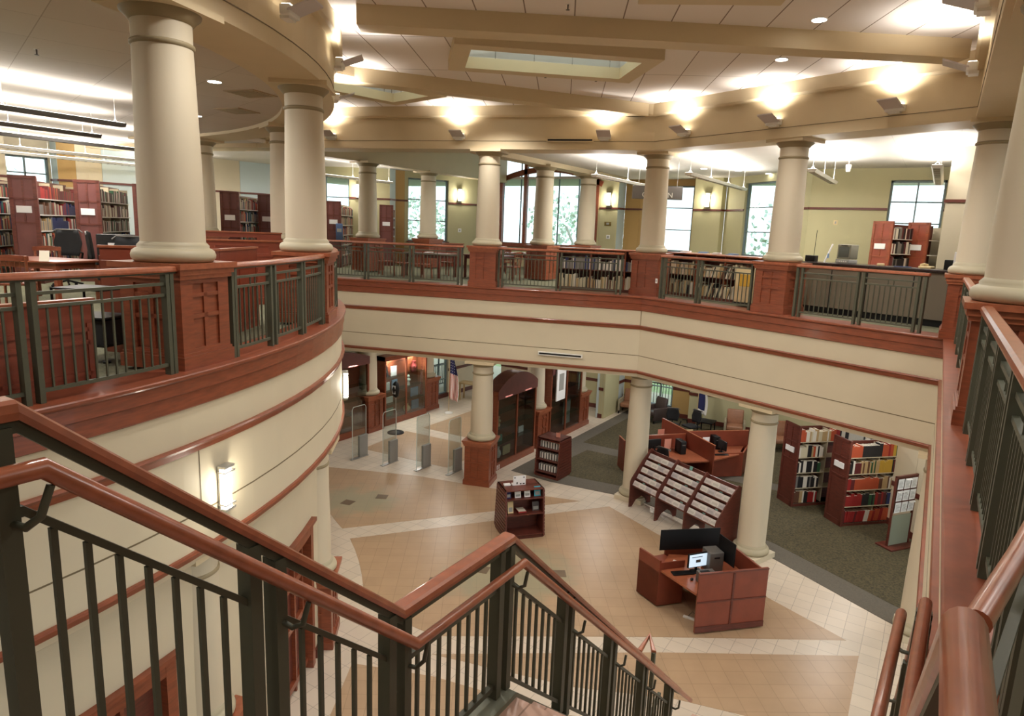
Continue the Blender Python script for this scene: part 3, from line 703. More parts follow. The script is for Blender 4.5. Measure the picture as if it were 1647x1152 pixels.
for x,ya,yb,l,e in ((-12.3,-1.5,3.2,'first pendant lamp of the stacks, mostly out of frame',90),(-13.17,-2,7.2,'dark edged long pendant lamp highest in the row over the stacks',150),(-15.6,0,8.0,'dark edged pendant lamp ending before the thick column',120),(-17.6,0,10.5,'dark edged pendant lamp third down over the stacks',130)):
    pendant(x,ya,yb,3.18,l,LGp,3.7,True,e)
for x,ya,yb,l in ((-20.6,2,13.5,'white thin pendant lamp over the stacks, lower one'),(-22.6,2,15.0,'white thin pendant lamp nearest the left wall')): pendant(x,ya,yb,3.15,l,LGp,3.75,False,140)
pendant(-18.0,15.8,19.8,3.12,'slim pendant lamp ending above the yellowish column','x',3.75,False,60); 
for x,ya,yb,l in ((-8.5,17.6,22.4,'long white pendant lamp left of the hanging sign'),(-5.75,17.4,23.2,'long white pendant lamp right of the corner column'),(-2.75,16.9,20.6,'short louvred pendant lamp above the counter'),(-.33,16.4,21.0,'louvred pendant lamp seen end on at the right')): pendant(x,ya,yb,3.12,l,'louvred pendant lamps on the right of the library',3.75,False,95)
# spot lamp and hanging sign, exit signs
t=thing('spot_lamp','small white spot lamp on the library ceiling','light',(-2.4,20.3,3.5)); B().lathe([(.05,-.09),(.075,.06),(.06,.09)],16).build('lamp_head','white',t); B().tube([(0,0,.08),(0,0,.25)],.012,8).build('stem','white',t)
t=thing('hanging_sign','grey hanging sign with white letters behind the corner column','sign',(-7.25,19.3,2.78),math.radians(17)+.15)
B().rbox(-.72,-.03,-.19,.72,.03,.19,.01).build('board','grey',t)
for k in (-.55,.55): B().tube([(k,0,.19),(k,0,.97)],.006,6).build('cable','silver',t)
def text(s,size,m,parent,loc,rot,ext=.004,name='lettering'):
    c=D.curves.new(name,'FONT'); c.body=s; c.size=size; c.extrude=ext; c.align_x='CENTER'; c.align_y='CENTER'; o=D.objects.new(name,c); COL.objects.link(o); bpy.context.view_layer.update()
    me=D.meshes.new_from_object(o.evaluated_get(bpy.context.evaluated_depsgraph_get())); D.objects.remove(o); me.materials.clear(); me.materials.append(M[m]); o=D.objects.new(name,me); COL.objects.link(o)
    if parent: o.parent=parent
    o.location=loc; o.rotation_euler=rot; return o
text('C',.2,'white',t,(-.37,-.036,-.07),(PI/2,0,0)); text('N',.2,'white',t,(.37,-.036,-.07),(PI/2,0,0))
t=thing('exit_sign','small green exit sign under the library ceiling','sign',(-18.9,16.6,3.42),.6); B().rbox(-.17,-.03,-.1,.17,.03,.1,.01).build('box','exit',t); text('EXIT',.13,'white',t,(0,-.035,0),(PI/2,0,0))
t=thing('exit_sign','green exit sign above the left glass display cases','sign',(-15.9,16.9,-2.3),.5); B().rbox(-.28,-.03,-.12,.28,.03,.12,.01).build('box','exit',t); text('EXIT',.17,'white',t,(0,-.035,0),(PI/2,0,0))

# ------------------------------------------------------------------ ground floor
# doors in the curved wall
def curved_door(a0,a1,zt,label,name):
    t=thing(name,label,'door'); t['kind']='structure'; R=10.72
    fr=B()
    for x,y in ((a0,a0+.75),(a1-.75,a1)): cyl(fr,x,y,G,zt,R+.07,.16,st=.5)
    cyl(fr,a0,a1,zt-.16,zt,R+.07,.16); cyl(fr,a0-.3,a1+.3,zt,zt+.06,R+.12,.2)
    fr.build('door_frame','wood',t)
    pn=B(); cyl(pn,a0+.7,a1-.7,G,zt-.1,R-.08,.04); pn.build('door_panel','woodd',t)
    m=B(); k=(a0+a1)/2
    for q in (k-.15,(a0+k)/2,(a1+k)/2): cyl(m,q,q+.25,G,zt-.1,R-.02,.06,st=.3)
    for z in (G+.1,G+1.1,zt-.75): cyl(m,a0+.7,a1-.7,z,z+.1,R-.02,.06)
    m.build('door_rail','wood',t)
curved_door(1,14.9,-3.2,'wide wooden doors in the curved wall below the sconce','door_1'); curved_door(26.5,34.0,-3.2,'tall wooden doorway in the curved wall','door_2')

# glass display cases along the entrance corridor (local x runs along the wall, glass faces -y)
def case(label, x, y, rz, W, H, bays, arch, depth=.5, items=(), name='display_case'):
    t=thing(name,label,'display case',(x,y,G),rz)
    b=B(); b.box(0,0,0,W,depth,.22); b.box(0,depth-.04,.22,W,depth,H)
    for k in (0,W-.07): b.box(k,0,.22,k+.07,depth,H)
    for i in range(1,bays): xx=W*i/bays; b.box(xx-.03,0,.22,xx+.03,.06,H)
    b.build('carcass','wood',t)
    if arch:
        n=14; top=[(W*i/n, H+.02+arch*(1-((i/n-.5)*2)**2)) for i in range(n+1)]
        a=B()
        for i in range(n):
            (xa,za),(xb,zb)=top[i],top[i+1]
            a.add([(xa,-.03,H-.25),(xb,-.03,H-.25),(xb,-.03,zb),(xa,-.03,za),(xa,depth,H-.25),(xb,depth,H-.25),(xb,depth,zb),(xa,depth,za)],[(0,1,2,3),(7,6,5,4),(3,2,6,7),(1,0,4,5)])
        a.build('arched_top','woodp',t)
    else: B().box(0,-.02,H-.16,W,depth,H).build('top_rail','wood',t)
    for i in range(bays): B().box(W*i/bays+.04,.02,.24,W*(i+1)/bays-.04,.028,H-.2).build('glass_door','caseglass',t)
    for i in range(bays):
        c_,s_=math.cos(rz),math.sin(rz); lx,ly=W*(i+.5)/bays,.14
        light('AREA','case_lamp',(x+c_*lx-s_*ly,y+s_*lx+c_*ly,G+H-.2),(34 if x<-14 else 7),(1,.97,.9),.4,(x+c_*lx-s_*ly*1.4,y+s_*lx+c_*ly*1.4,G))
    for z in (.75,1.25,1.75): B().box(.07,.06,z,W-.07,depth-.05,z+.012).build('shelf','glass2',t)
    c_,s_=math.cos(rz),math.sin(rz)
    for (ix,iz,w,h,m,nm,lb) in items:
        o=thing(nm,lb,nm.replace('_',' '),(x+c_*ix-s_*.26,y+s_*ix+c_*.26,G+iz),rz)
        if nm=='framed_picture':
            B().add([(-w/2,-.05,0),(w/2,-.05,0),(w/2,.05,h),(-w/2,.05,h),(-w/2,-.03,0),(w/2,-.03,0),(w/2,.07,h),(-w/2,.07,h)],[(0,1,2,3),(7,6,5,4),(0,4,5,1),(1,5,6,2),(2,6,7,3),(3,7,4,0)]).build('frame','black',o); fr_o=o.children[-1]
            k=.04; B().add([(-w/2+k,-.054+k*.1,k),(w/2-k,-.054+k*.1,k),(w/2-k,.044,h-k),(-w/2+k,.044,h-k)],[(0,1,2,3)]).build('picture',m,fr_o)
            B().sph((0,-.03,h*.55),min(w,h)*.16,10,6,0,(1,.15,1.3)).build('portrait','grey',fr_o)
        elif nm=='vase': B().lathe([(w*.3,0),(w*.5,h*.35),(w*.42,h*.6),(w*.2,h*.8),(w*.28,h)],16).build('body',m,o)
        elif nm=='bust': B().lathe([(w*.3,0),(w*.3,h*.2),(w*.15,h*.35),(w*.45,h*.45),(w*.4,h*.6),(w*.15,h*.66)],14).sph((0,0,h*.82),w*.26,12,8,0,(1,1,1.2)).build('body',m,o)
        else:
            B().box(-w/2,-.02,0,w/2,.02,h).build('sheet',m,o)
    return t
M['glass2']=glassmat('shelf_glass',(225,240,235),.15,.1)
P90=PI/2
case('tall wooden display case with an arched top, furthest left beside the curved wall',-16.55,13.9,P90,3.2,2.75,2,.28,.45,
 [(1.25,1.75,.5,.5,'tan','framed_picture','framed cream portrait on the top shelf of the left arched case'),(1.3,1.26,.45,.42,'paper','framed_picture','black framed picture on the middle shelf of the left arched case'),(2.2,1.26,.4,.42,'tan','framed_picture','framed document on the middle shelf of the left arched case, right hand side'),(2.0,.76,.3,.3,'paper','card','white card leaning on the low shelf of the left arched case'),(1.3,.25,.35,.32,'paper','card','white sheet at the bottom of the left arched case')])
case('wooden glass display case with bright exhibits beyond the slim column',-16.55,17.9,P90,2.4,2.6,2,0,.45,
 [(.3,1.77,.3,.42,'black','framed_picture','dark framed portrait on the top shelf of the second left case'),(.75,1.77,.3,.36,'paper','card','white paper on the top shelf of the second left case'),(1.9,1.77,.28,.4,'maroonfab','vase','dark red vase on the top shelf of the second left case'),(.35,1.26,.34,.3,'paper','card','white page on the third shelf of the second left case'),(.8,1.26,.3,.35,'bluecard','card','blue card on the third shelf of the second left case'),
  (1.6,1.26,.2,.42,'white','bust','small white figurine in the second left case'),(1.95,.77,.42,.34,'bluecard','box','pale blue box on the second shelf of the second left case'),(.5,.77,.4,.22,'paper','card','pale sheet on the second shelf of the second left case'),(1.5,.25,.3,.3,'tan','vase','cream jar at the bottom of the second left case'),(.5,.25,.45,.3,'tealcard','card','teal panel at the bottom of the second left case'),(2.0,.25,.4,.35,'bluecard','box','blue box at the bottom of the second left case')])
case('wooden display case with arched top and dark glass, right of the corridor',-10.75,16.55,P90,2.35,2.50,2,.42,.45,
 [(.5,.25,.22,.35,'white','vase','white vase at the bottom left of the arched case on the right'),(1.0,.25,.4,.28,'tan','box','cream box at the bottom of the arched case on the right'),(.45,.77,.5,.2,'tealcard','card','teal card on the low shelf of the arched case on the right'),(1.85,.77,.3,.2,'paper','card','white card on the low shelf of the arched case on the right'),(.5,1.27,.16,.35,'tan','bust','small cream statuette in the arched case on the right')])
case('narrow wooden glass case with a poster, beyond the arched right case',-10.8,20.0,P90,2.4,2.7,2,.4,.5,[(1.75,.3,.5,.9,'lgrey','box','pale grey panel in the far right glass case')])
t=thing('poster','framed white poster on the end of the far glass case','poster',(-10.7,20.5,-3.5),P90); B().box(-.32,-.02,-.75,.32,.02,.62).build('sheet','paper',t); B().box(-.17,-.026,-.4,.17,-.02,.2).build('print','lgrey',t)

# security gates
def gate(x,y,label,first=[None]):
    if first[0] is None:
        t=thing('security_gate',label,'security gate',(x,y,G),0,'security gates across the entrance corridor')
        B().rbox(-.045,-.02,.0,.045,.34,.72,.012).build('grey_panel','lgrey',t)
        b=B().tube([(0,-.30,.02),(0,-.30,1.62),(0,-.24,1.70),(0,.24,1.70),(0,.30,1.62),(0,.30,.02)],.011,8); b.build('loop','acrylicf',t)
        B().box(-.004,-.28,.1,.004,.28,1.68).build('clear_sheet','acrylic',t)
        B().box(-.06,-.36,0,.06,.36,.02).build('foot','silver',t); first[0]=t
    else: place(first[0],False,(x,y,G),0,label)
M['acrylicf']=mat('pale_acrylic_edge',(206,214,208),.25)
for x,y,l in ((-14.86,14.9,'leftmost grey and clear security gate, beside the curved wall'),(-13.76,15.1,'second security gate from the left'),(-12.67,15.4,'third security gate from the left'),(-11.69,15.7,'security gate nearest the wooden pedestal')): gate(x,y,l)
# stanchion sign
t=thing('sign_stand','black pole sign stand with round base in the entrance corridor','sign stand',(-15.75,17.6,G)); B().lathe([(.30,0),(.29,.03),(.12,.07),(.02,.11),(.012,.12)],24).build('base','black',t); B().tube([(0,0,.1),(0,0,1.35)],.012,8).build('pole','silver',t)
B().lathe([(.02,1.3),(.1,1.36),(.13,1.6),(.1,1.82),(.02,1.9)],16).build('sign_head','black',t); B().rb(0,-.1,1.6,.12,.02,.3,0).build('notice','paper',t)
# flags
def flag(label,x,y,h,us,rz):
    t=thing('flag',label,'flag',(x,y,G),rz); B().lathe([(.16,0),(.16,.03),(.03,.08)],16).build('base','lightwood' if not us else 'white',t); B().tube([(0,0,.05),(0,0,h)],.014,8).sph((0,0,h),.035).build('pole','lightwood',t)
    n,mm=14,26; b=B(); vs=[]; H=h-.65; w=.36
    for j in range(mm+1):
        v=j/mm
        for i in range(n+1):
            u=i/n; wid=w*(.45+.55*math.sin(v*2.2)) ; x_=.02+u*wid; y_=.05*math.sin(u*9+v*1.5)*(.3+u)
            vs.append((x_,y_,h-.06-v*H-(u*.12)))
    fs=[];mi=[]
    for j in range(mm):
        for i in range(n):
            fs.append((j*(n+1)+i,j*(n+1)+i+1,(j+1)*(n+1)+i+1,(j+1)*(n+1)+i))
            if us: m=2 if (j/mm<.36) else (0 if i%2==0 else 1)
            else: m=2 if (i<10 and j/mm<.86) else 1
            mi.append(m)
    b.v=vs; b.f=fs; b.m=mi; b.sm=[True]*len(fs); o=cl_=b.build('cloth',['red','white','navy'],t)
    s=o.modifiers.new('thick','SOLIDIFY'); s.thickness=.004
    if us:
        st=B()
        for j in range(6):
            for i in range(3): st.cb(.06+i*.07,-.045,h-.16-j*.11-i*.03,.022,.006,.022)
        st.build('stars','white',cl_)
flag('furled stars and stripes flag on a pole by the bright window',-15.9,20.9,2.35,True,.65)
flag('furled dark blue state flag standing behind the computer carrels',-7.3,25.55,2.0,False,.2)
# entrance window, door and table in the corridor
B_=thing('console_table','pale wooden table with a chair shape under it by the entrance','table',(-16.3,23.2,G),math.radians(10)); B().rbox(-.65,-.25,.72,.65,.25,.78,.01).build('tabletop','lightwood',B_)
for x in (-.58,.58):
    for y in (-.2,.2): B().box(x-.03,y-.03,0,x+.03,y+.03,.72).build('leg','lightwood',B_)
def armchair(label,x,y,rz,m='leather',first={}):
    if m not in first:
        t=thing('lounge_chair',label,'armchair',(x,y,G),rz); first[m]=t
        B().rbox(-.30,-.30,.28,.30,.28,.46,.05).build('seat',m,t)
        b=B(); Q=B().rbox(-.30,-.06,0,.30,.06,.55,.05); b.mtx(Q,Matrix.Translation((0,.28,.42))@Matrix.Rotation(-.22,4,'X')); b.build('backrest',m,t)
        for s in (-1,1):
            a=B(); a.rbox(s*.30-.0 if s>0 else -.38,-.33,.12,.38 if s>0 else -.30,.33,.62,.03); a.build('arm','armside' if m=='leather' else m,t)
            for yy in (-.28,.28): B().cb(s*.33,yy,.06,.05,.05,.12).build('leg','black',t)
    else: place(first[m],False,(x,y,G),rz,label)
armchair('tan armchair against the wall left of the cream corner column',-10.2,25.7,.1); armchair('dark leather armchair by the window behind the carrels',-8.9,25.2,-.5,'leatherd'); armchair('tan and grey armchair right of the blue flag',-5.75,25.2,.25); armchair('tan armchair partly hidden behind the tall plinth column',-4.0,24.6,.6)
t=thing('side_table','small dark table between the flag and the armchair','table',(-6.75,25.0,G)); B().rbox(-.3,-.3,.42,.3,.3,.47,.01).build('tabletop','black',t)
for x in (-.25,.25):
    for y in (-.25,.25): B().cb(x,y,.21,.04,.04,.42).build('leg','black',t)
t=thing('plaque','brown wooden board on the wall above the armchair','board',(-6.3,26.12,-4.35),0); B().rbox(-.55,-.02,-.1,.55,.03,.22,.01).build('panel','wood',t)

# CD and book displays with slatted ends
def slat(b,x0,x1,y,z0,z1,lean=0,n=12,mi=0):
    for i in range(n):
        za=z0+(z1-z0)*i/n; zb=za+(z1-z0)/n*.86; b.box(x0,y-.012,za,x1,y,zb,mi)
def disp(label,x,y,rz,W,Dp,H,taper,shelves,nm):
    """open shelves face -y, slatted side faces -x and +x"""
    t=thing(nm,label,'display stand',(x,y,G),rz)
    b=B(); w=W; tp=taper
    def side(xx,s):
        # tapered side board with slats
        P=[(0,0),(Dp,0),(Dp-tp,H),(tp,H)]
        b.add([(xx,P[0][0],.05),(xx,P[1][0],.05),(xx,P[2][0],H),(xx,P[3][0],H),(xx+.03*s,P[0][0],.05),(xx+.03*s,P[1][0],.05),(xx+.03*s,P[2][0],H),(xx+.03*s,P[3][0],H)],[(0,1,2,3),(7,6,5,4),(0,4,5,1),(1,5,6,2),(2,6,7,3),(3,7,4,0)][::1])
        q=B(); n=13
        for i in range(n):
            f=i/n; za=.06+(H-.08)*f; zb=za+(H-.08)/n*.8; o=tp*f
            xa,xb=(xx-.014*s,xx) if s>0 else (xx,xx-.014*s)
            q.box(min(xa,xb),o+.005,za,max(xa,xb),Dp-o-.005,zb)
        q.build('slat_panel','woodd',t)
    side(0,1); side(W,-1)
    b.box(.0,tp*.5,.0,W,Dp-tp*.5,.07); b.box(.03,Dp/2-.015,.07,W-.03,Dp/2+.015,H)
    b.box(0,tp,H-.02,W,Dp-tp,H)
    b.build('carcass','woodd',t)
    for z in shelves: B().box(.03,tp*z/H,z-.02,W-.03,Dp/2,z).build('shelf','woodd',t)
    return t
def local(x,y,rz,lx,ly): a,b_=rot2(lx,ly,rz); return x+a,y+b_
rc=math.atan2(17.72-16.96,-8.42+8.83)   # slatted side direction
cx_,cy_,cr=-9.62,16.98,-.03
disp('slat-sided disc display stand with filled trays by the arched glass case',cx_,cy_,cr,.80,.86,1.22,.10,[.18,.55,.90,1.16],'disc_stand')
DV=None; _o=B().box(0,0,0,.022,.14,.17).build('disc_case','black'); DK=_o.data; D.objects.remove(_o)
for r,z in enumerate((.18,.55,.90)):
    for i in range(22):
        lx=.07+i*.031; px,py=local(cx_,cy_,cr,lx,.10+.06*z+.04)
        if DV is None:
            DV=B().box(0,0,0,.022,.14,.19).build('disc_case','white'); WH=DV.data; tag(DV,'','disc case','disc cases in the trays of the slatted stand'); first=True
        o=DV if (r==0 and i==0) else D.objects.new('disc_case',WH)
        if o is not DV: COL.objects.link(o); o['category']='disc case'; o['group']='disc cases in the trays of the slatted stand'
        o['label']='white disc case standing in a tray of the slatted stand'; o['group']='white disc cases in the slatted stand'
        if (i*7+r*3)%3==1: o.data=DK; o['label']='black disc case standing in a tray of the slatted stand'; o['group']='black disc cases in the slatted stand'
        o.location=(px,py,G+z+.002); o.rotation_euler=(0,0,cr)
o=B().rb(0,0,.07,.14,.01,.14,0).build('paper_sign','pink'); tag(o,'small pink sign on top of the slatted disc stand','sign'); o.location=(cx_+.55,cy_+.4,G+1.22)
dx,dy,dr=-7.90,12.72,math.atan2(13.49-12.72,-7.27+7.90)
disp('slat-sided wooden book display standing alone on the tiled floor',dx,dy,dr,.98,.92,1.22,.12,[.12,.62,1.0],'book_display')
def book(w,d,h,m,label,loc,rz,grp=None,rx=0,ry=0,nm='book',cat='book'):
    b=B().box(0,0,0,.003,d,h).box(w-.003,0,0,w,d,h).box(0,0,0,w,.003,h).box(.003,.004,.003,w-.003,d-.004,h-.003,1)
    o=b.build(nm,[BM[m] if m in BM else M[m],M['pages']]); tag(o,label,cat,grp); o.location=loc; o.rotation_euler=(rx,ry,rz); return o
def facing(lx,ly,z,w,h,m,label,lean=.2):
    px,py=local(dx,dy,dr,lx,ly); o=B().box(-w/2,0,0,w/2,.02,h).box(-w/2+.02,-.002,.03,w/2-.02,0,h*.5,1).build('book',[m,'lgrey']); tag(o,label,'book'); o.location=(px,py,G+z); o.rotation_euler=(-lean,0,dr)
facing(.10,.2,1.005,.13,.20,'navy','dark blue book facing out at the left of the standing display'); facing(.34,.2,1.005,.15,.17,'paper','white leaflet facing out on the display top shelf, left one'); facing(.58,.2,1.005,.15,.18,'paper','white card with a picture facing out on the display top shelf'); facing(.84,.2,1.005,.16,.24,'cyan','turquoise book facing out on the display')
facing(.17,.2,.625,.14,.28,'tan','tall cream book leaning on the display middle shelf'); facing(.82,.22,.625,.17,.22,'leatherd','dark book facing out on the display middle shelf')
book(.2,.26,.04,'red','red book lying flat on the display middle shelf',(*local(dx,dy,dr,.35,.14),G+.63),dr); 
for k,(lx,l) in enumerate(((.15,'white booklet lying on top of the display at its left'),(.32,'small white block on top of the display'))):
    px,py=local(dx,dy,dr,lx,.5); o=B().rb(0,0,.02,.16-.06*k,.1,.035,dr).build('booklet','paper'); tag(o,l,'booklet'); o.location=(px,py,G+1.223)
px,py=local(dx,dy,dr,.45,.45); t=thing('card_sign','white card sign with dark printed marks on top of the display','sign',(px,py,G+1.222),dr); B().box(-.16,-.005,0,.16,.005,.24).build('card','paper',t)
q=B()
for a_,b_,c_,d_ in ((-.12,.18,.03,.03),(.11,.18,.03,.03),(-.06,.03,.03,.05),(.03,.02,.04,.03),(.11,.02,.05,.03)): q.box(a_-c_/2,-.007,b_,a_+c_/2,-.005,b_+d_)
q.build('printed_marks','black',t)

# magazine rack: three sloped units
rr=math.atan2(-.47,.93); R0=(-6.36,16.52)
def rackunit(i,label):
    x,y=R0[0]+.93*i*.965,R0[1]-.47*i*.965
    t=thing('magazine_rack',label,'magazine rack',(x,y,G),rr,'sloped magazine racks in a row')
    prof=[(0,0),(.10,0),(.22,.17),(.42,.25),(.56,.17),(.66,0),(.77,0),(.77,1.52),(.68,1.58),(.40,1.28),(.03,.80),(0,.72)]
    for k in ((0,1) if i==2 else (0,)):
        b=B(); xx=k*1.0; n=len(prof)
        vs=[(xx,py,pz) for py,pz in prof]+[(xx+.03,py,pz) for py,pz in prof]
        for a_,b_,c_ in tessellate_polygon([[Vector((py,pz,0)) for py,pz in prof]]): b.add([vs[a_],vs[b_],vs[c_],vs[a_+n],vs[b_+n],vs[c_+n]],[(0,1,2),(5,4,3)])
        b.add(vs,[(j,(j+1)%n,n+(j+1)%n,n+j) for j in range(n)]); b.build('side_panel','woodd',t)
    B().box(.03,.74,.3,1.0,.77,1.5).build('back_panel','woodd',t)
    for k in range(5):
        y0=.05+.125*k; z0=.60+.175*k
        b=B(); b.add([(.03,y0,z0),(1.0,y0,z0),(1.0,y0+.20,z0-.02),(.03,y0+.20,z0-.02),(.03,y0,z0+.03),(1.0,y0,z0+.03),(1.0,y0+.20,z0),(.03,y0+.20,z0)],[(3,2,1,0),(4,5,6,7),(0,1,5,4),(1,2,6,5),(2,3,7,6),(3,0,4,7)])
        b.build('tray','woodd',t)
        for j in range(4):
            w=.235; lx=.04+j*.238; h=.19
            a_,b_=rot2(lx,y0+.015,rr)
            q=D.objects.new('magazine',MAG[(i+j*2+k)%3].data) if MAG else None
            q.location=(x+a_,y+b_,G+z0+.032); q.rotation_euler=(-.52,0,rr); COL.objects.link(q)
            q['label']='pale grey covered magazine in a tray of the sloped racks'; q['category']='magazine'; q['group']='pale magazines in the sloped racks'
        if k in (0,1,3) or (i+k)%2:
            a_,b_=rot2(.3+.13*((i*3+k*2)%5),y0+.13,rr); o=B().box(0,0,0,.09,.006,.10).build('label_tab','tealcard'); tag(o,'small teal label tab standing among the magazines','label tab','teal label tabs in the magazine racks'); o.location=(x+a_,y+b_,G+z0+.14); o.rotation_euler=(-.3,0,rr)
    return t
MAG=[]
for c in ((200,190,186),(184,176,176),(210,204,196)):
    MAG.append(B().box(0,0,0,.232,.10,.14).box(.03,-.002,.03,.2,0,.09,1).build('magazine',[mat('magazine_cover',c,.5,noise=.05,nscale=20),mat('magazine_print',tuple(v*.9 for v in c),.6)]))
for i,l in enumerate(('left sloped magazine rack beside the cream corner column','middle sloped magazine rack','right sloped magazine rack, behind the black desk screens')): rackunit(i,l)
for o in MAG: D.objects.remove(o)

for x,y,l in ((-10.4,7.9,'nearer brown square ceiling vent under the drum ceiling'),(-12.3,9.0,'further brown square ceiling vent under the drum ceiling')):
    t=thing('ceiling_vent',l,'vent',(x,y,3.7),.2); B().cb(0,0,-.008,.62,.62,.016).build('frame','soffit',t)
    v=B()
    for i in range(6): v.box(-.27,-.26+i*.09,-.022,.27,-.22+i*.09,-.012)
    v.build('louvre','columnd',t)
SPX=[(-17.2,6.2),(-17.2,7.38),(-17.1,8.67),(-17.0,9.99),(-17.4,12.69),(-17.7,14.21),(-18.6,17.78),(-18.6,20.55)]; SPR=(-1.22,0)
# ------------------------------------------------------------------ help desk on the tiled floor
t=thing('help_desk','reddish wooden computer desk with kneehole standing on the tiles','desk',(0,0,0))
def panel(b,p,q,z0,z1,th=.04,mi=0): return b.sweep([(*p,0),(*q,0)],[(0,z0),(0,z1),(th,z1),(th,z0)],mi)
a_,b_,c_,d_=(-4.47,12.42),(-3.92,12.12),(-3.0,11.64),(-1.99,12.66)
e_=(-2.75,13.35); f_=(-4.12,12.95)
panel(B(),a_,b_,G+.03,-4.75).build('left_panel','woodr',t)
b=B(); b.prism([a_,b_,(-3.80,12.42),(-3.95,12.85),f_],G+.03,-5.0); b.build('left_cabinet','woodr',t)
panel(B(),b_,(-3.55,12.55),G+.03,-4.8,.03).build('inner_panel','woodr',t)
pe=B(); panel(pe,c_,d_,G+.03,-4.52); pe.build('end_panel','woodr',t)
md=B(); m1=((c_[0]+d_[0])/2,(c_[1]+d_[1])/2); ux,uy=.704,.71
panel(md,(m1[0]-ux*.02+.01,m1[1]-uy*.02-.01),(m1[0]+ux*.02+.01,m1[1]+uy*.02-.01),G+.12,-4.56,.01)
panel(md,(c_[0]+.01,c_[1]-.01),(d_[0]+.01,d_[1]-.01),-5.12,-5.09,.01); panel(md,(c_[0]+.01,c_[1]-.01),(d_[0]+.01,d_[1]-.01),G+.03,G+.15,.01); panel(md,(c_[0]+.01,c_[1]-.01),(d_[0]+.01,d_[1]-.01),-4.545,-4.52,.012)
md.build('panel_moulding','woodd',t)
B().prism([(-3.93,12.16),(-3.04,11.68),(-2.1,12.62),(-2.72,13.22),(-3.3,13.32),(-4.0,12.9)],-4.99,-4.95).build('worktop','woodh',t)
bk=B(); panel(bk,d_,e_,G+.03,-4.62); panel(bk,e_,(-3.5,13.5),G+.03,-4.68); panel(bk,(-3.5,13.5),f_,G+.03,-4.68); bk.build('back_panel','woodr',t)
b=B(); panel(b,(-3.12,13.36),(-4.08,12.50),-4.72,-4.28,.015); b.build('dark_screen','black',t)
b=B(); panel(b,(-2.62,12.66),(-3.02,12.98),-4.72,-4.24,.015); b.build('dark_screen','black',t)
def monitor(x,y,z,rz,label,lit=True,w=.44,h=.29,cat='monitor'):
    t=thing('monitor',label,cat,(x,y,z),rz); B().rbox(-.11,-.09,0,.11,.09,.015,.005).cb(0,.03,.09,.05,.03,.16).build('stand','black',t)
    B().rbox(-w/2,-.02,.10,w/2,.025,.10+h,.008).build('case','black',t); sc_=B().box(-w/2+.015,-.0225,.115,w/2-.015,-.0205,.085+h).build('screen','screen' if lit else 'grey',t)
    if lit: B().box(-.05,-.0235,.2,.06,-.0226,.26).box(-.15,-.0235,.31,.1,-.0226,.325).build('window_on_screen','grey',sc_)
    return t
monitor(-3.30,12.52,-4.945,.92,'lit computer monitor on the tiled-floor desk')
kb=B().rbox(-.22,-.075,0,.22,.075,.022,.006); 
for i in range(13):
    for j in range(4): kb.cb(-.195+i*.0325,-.05+j*.032,.025,.027,.026,.008)
o=kb.build('keyboard','black'); tag(o,'black keyboard in front of the lit monitor','keyboard'); o.location=(-3.50,12.27,-4.945); o.rotation_euler=(0,0,.75)
o=B().sph((0,0,.012),.03,12,8,0,(1,1.6,.6)).build('mouse','black'); tag(o,'black mouse beside the keyboard on the desk','mouse'); o.location=(-3.27,12.13,-4.94)
t=thing('card_printer','dark grey receipt printer box on the near corner of the desk','printer',(-3.0,12.19,-4.947),.80); B().rbox(-.17,-.13,0,.17,.13,.22,.012).build('case','grey',t); B().rbox(-.13,-.08,.22,.05,.06,.235,.004).build('lid','black',t)
t=thing('computer_tower','dark grey computer tower behind the lit monitor','computer',(-3.08,12.80,-4.947),.80); B().rbox(-.15,-.16,0,.15,.16,.42,.015).build('case','grey',t); B().box(-.06,-.165,.3,.06,-.16,.33).build('drive','black',t)
o=B().rbox(-.06,-.04,0,.06,.04,.05,.006).build('card_box','paper'); tag(o,'small white box on the desk left of the monitor','box'); o.location=(-3.75,12.60,-4.95)
o=B().box(-.07,-.005,0,.07,.005,.14).build('brochure','paper'); tag(o,'white and pink brochure standing at the desk back edge','brochure'); o.location=(-2.62,12.62,-4.95); o.rotation_euler=(0,0,.8)
t=thing('cable_bundle','white power strip with tangled black cables under the desk','cables',(-3.22,12.1,G)); B().rbox(-.14,-.03,0,.14,.03,.04,.008).build('power_strip','white',t)
B().tube([(.1,0,.03),(.15,.1,.12),(.05,.2,.25),(.1,.28,.5),(.12,.3,.78)],.006,6).tube([(-.05,.02,.04),(0,.12,.10),(.15,.08,.05),(.1,.2,.3),(.16,.3,.7)],.006,6).build('cables','black',t)

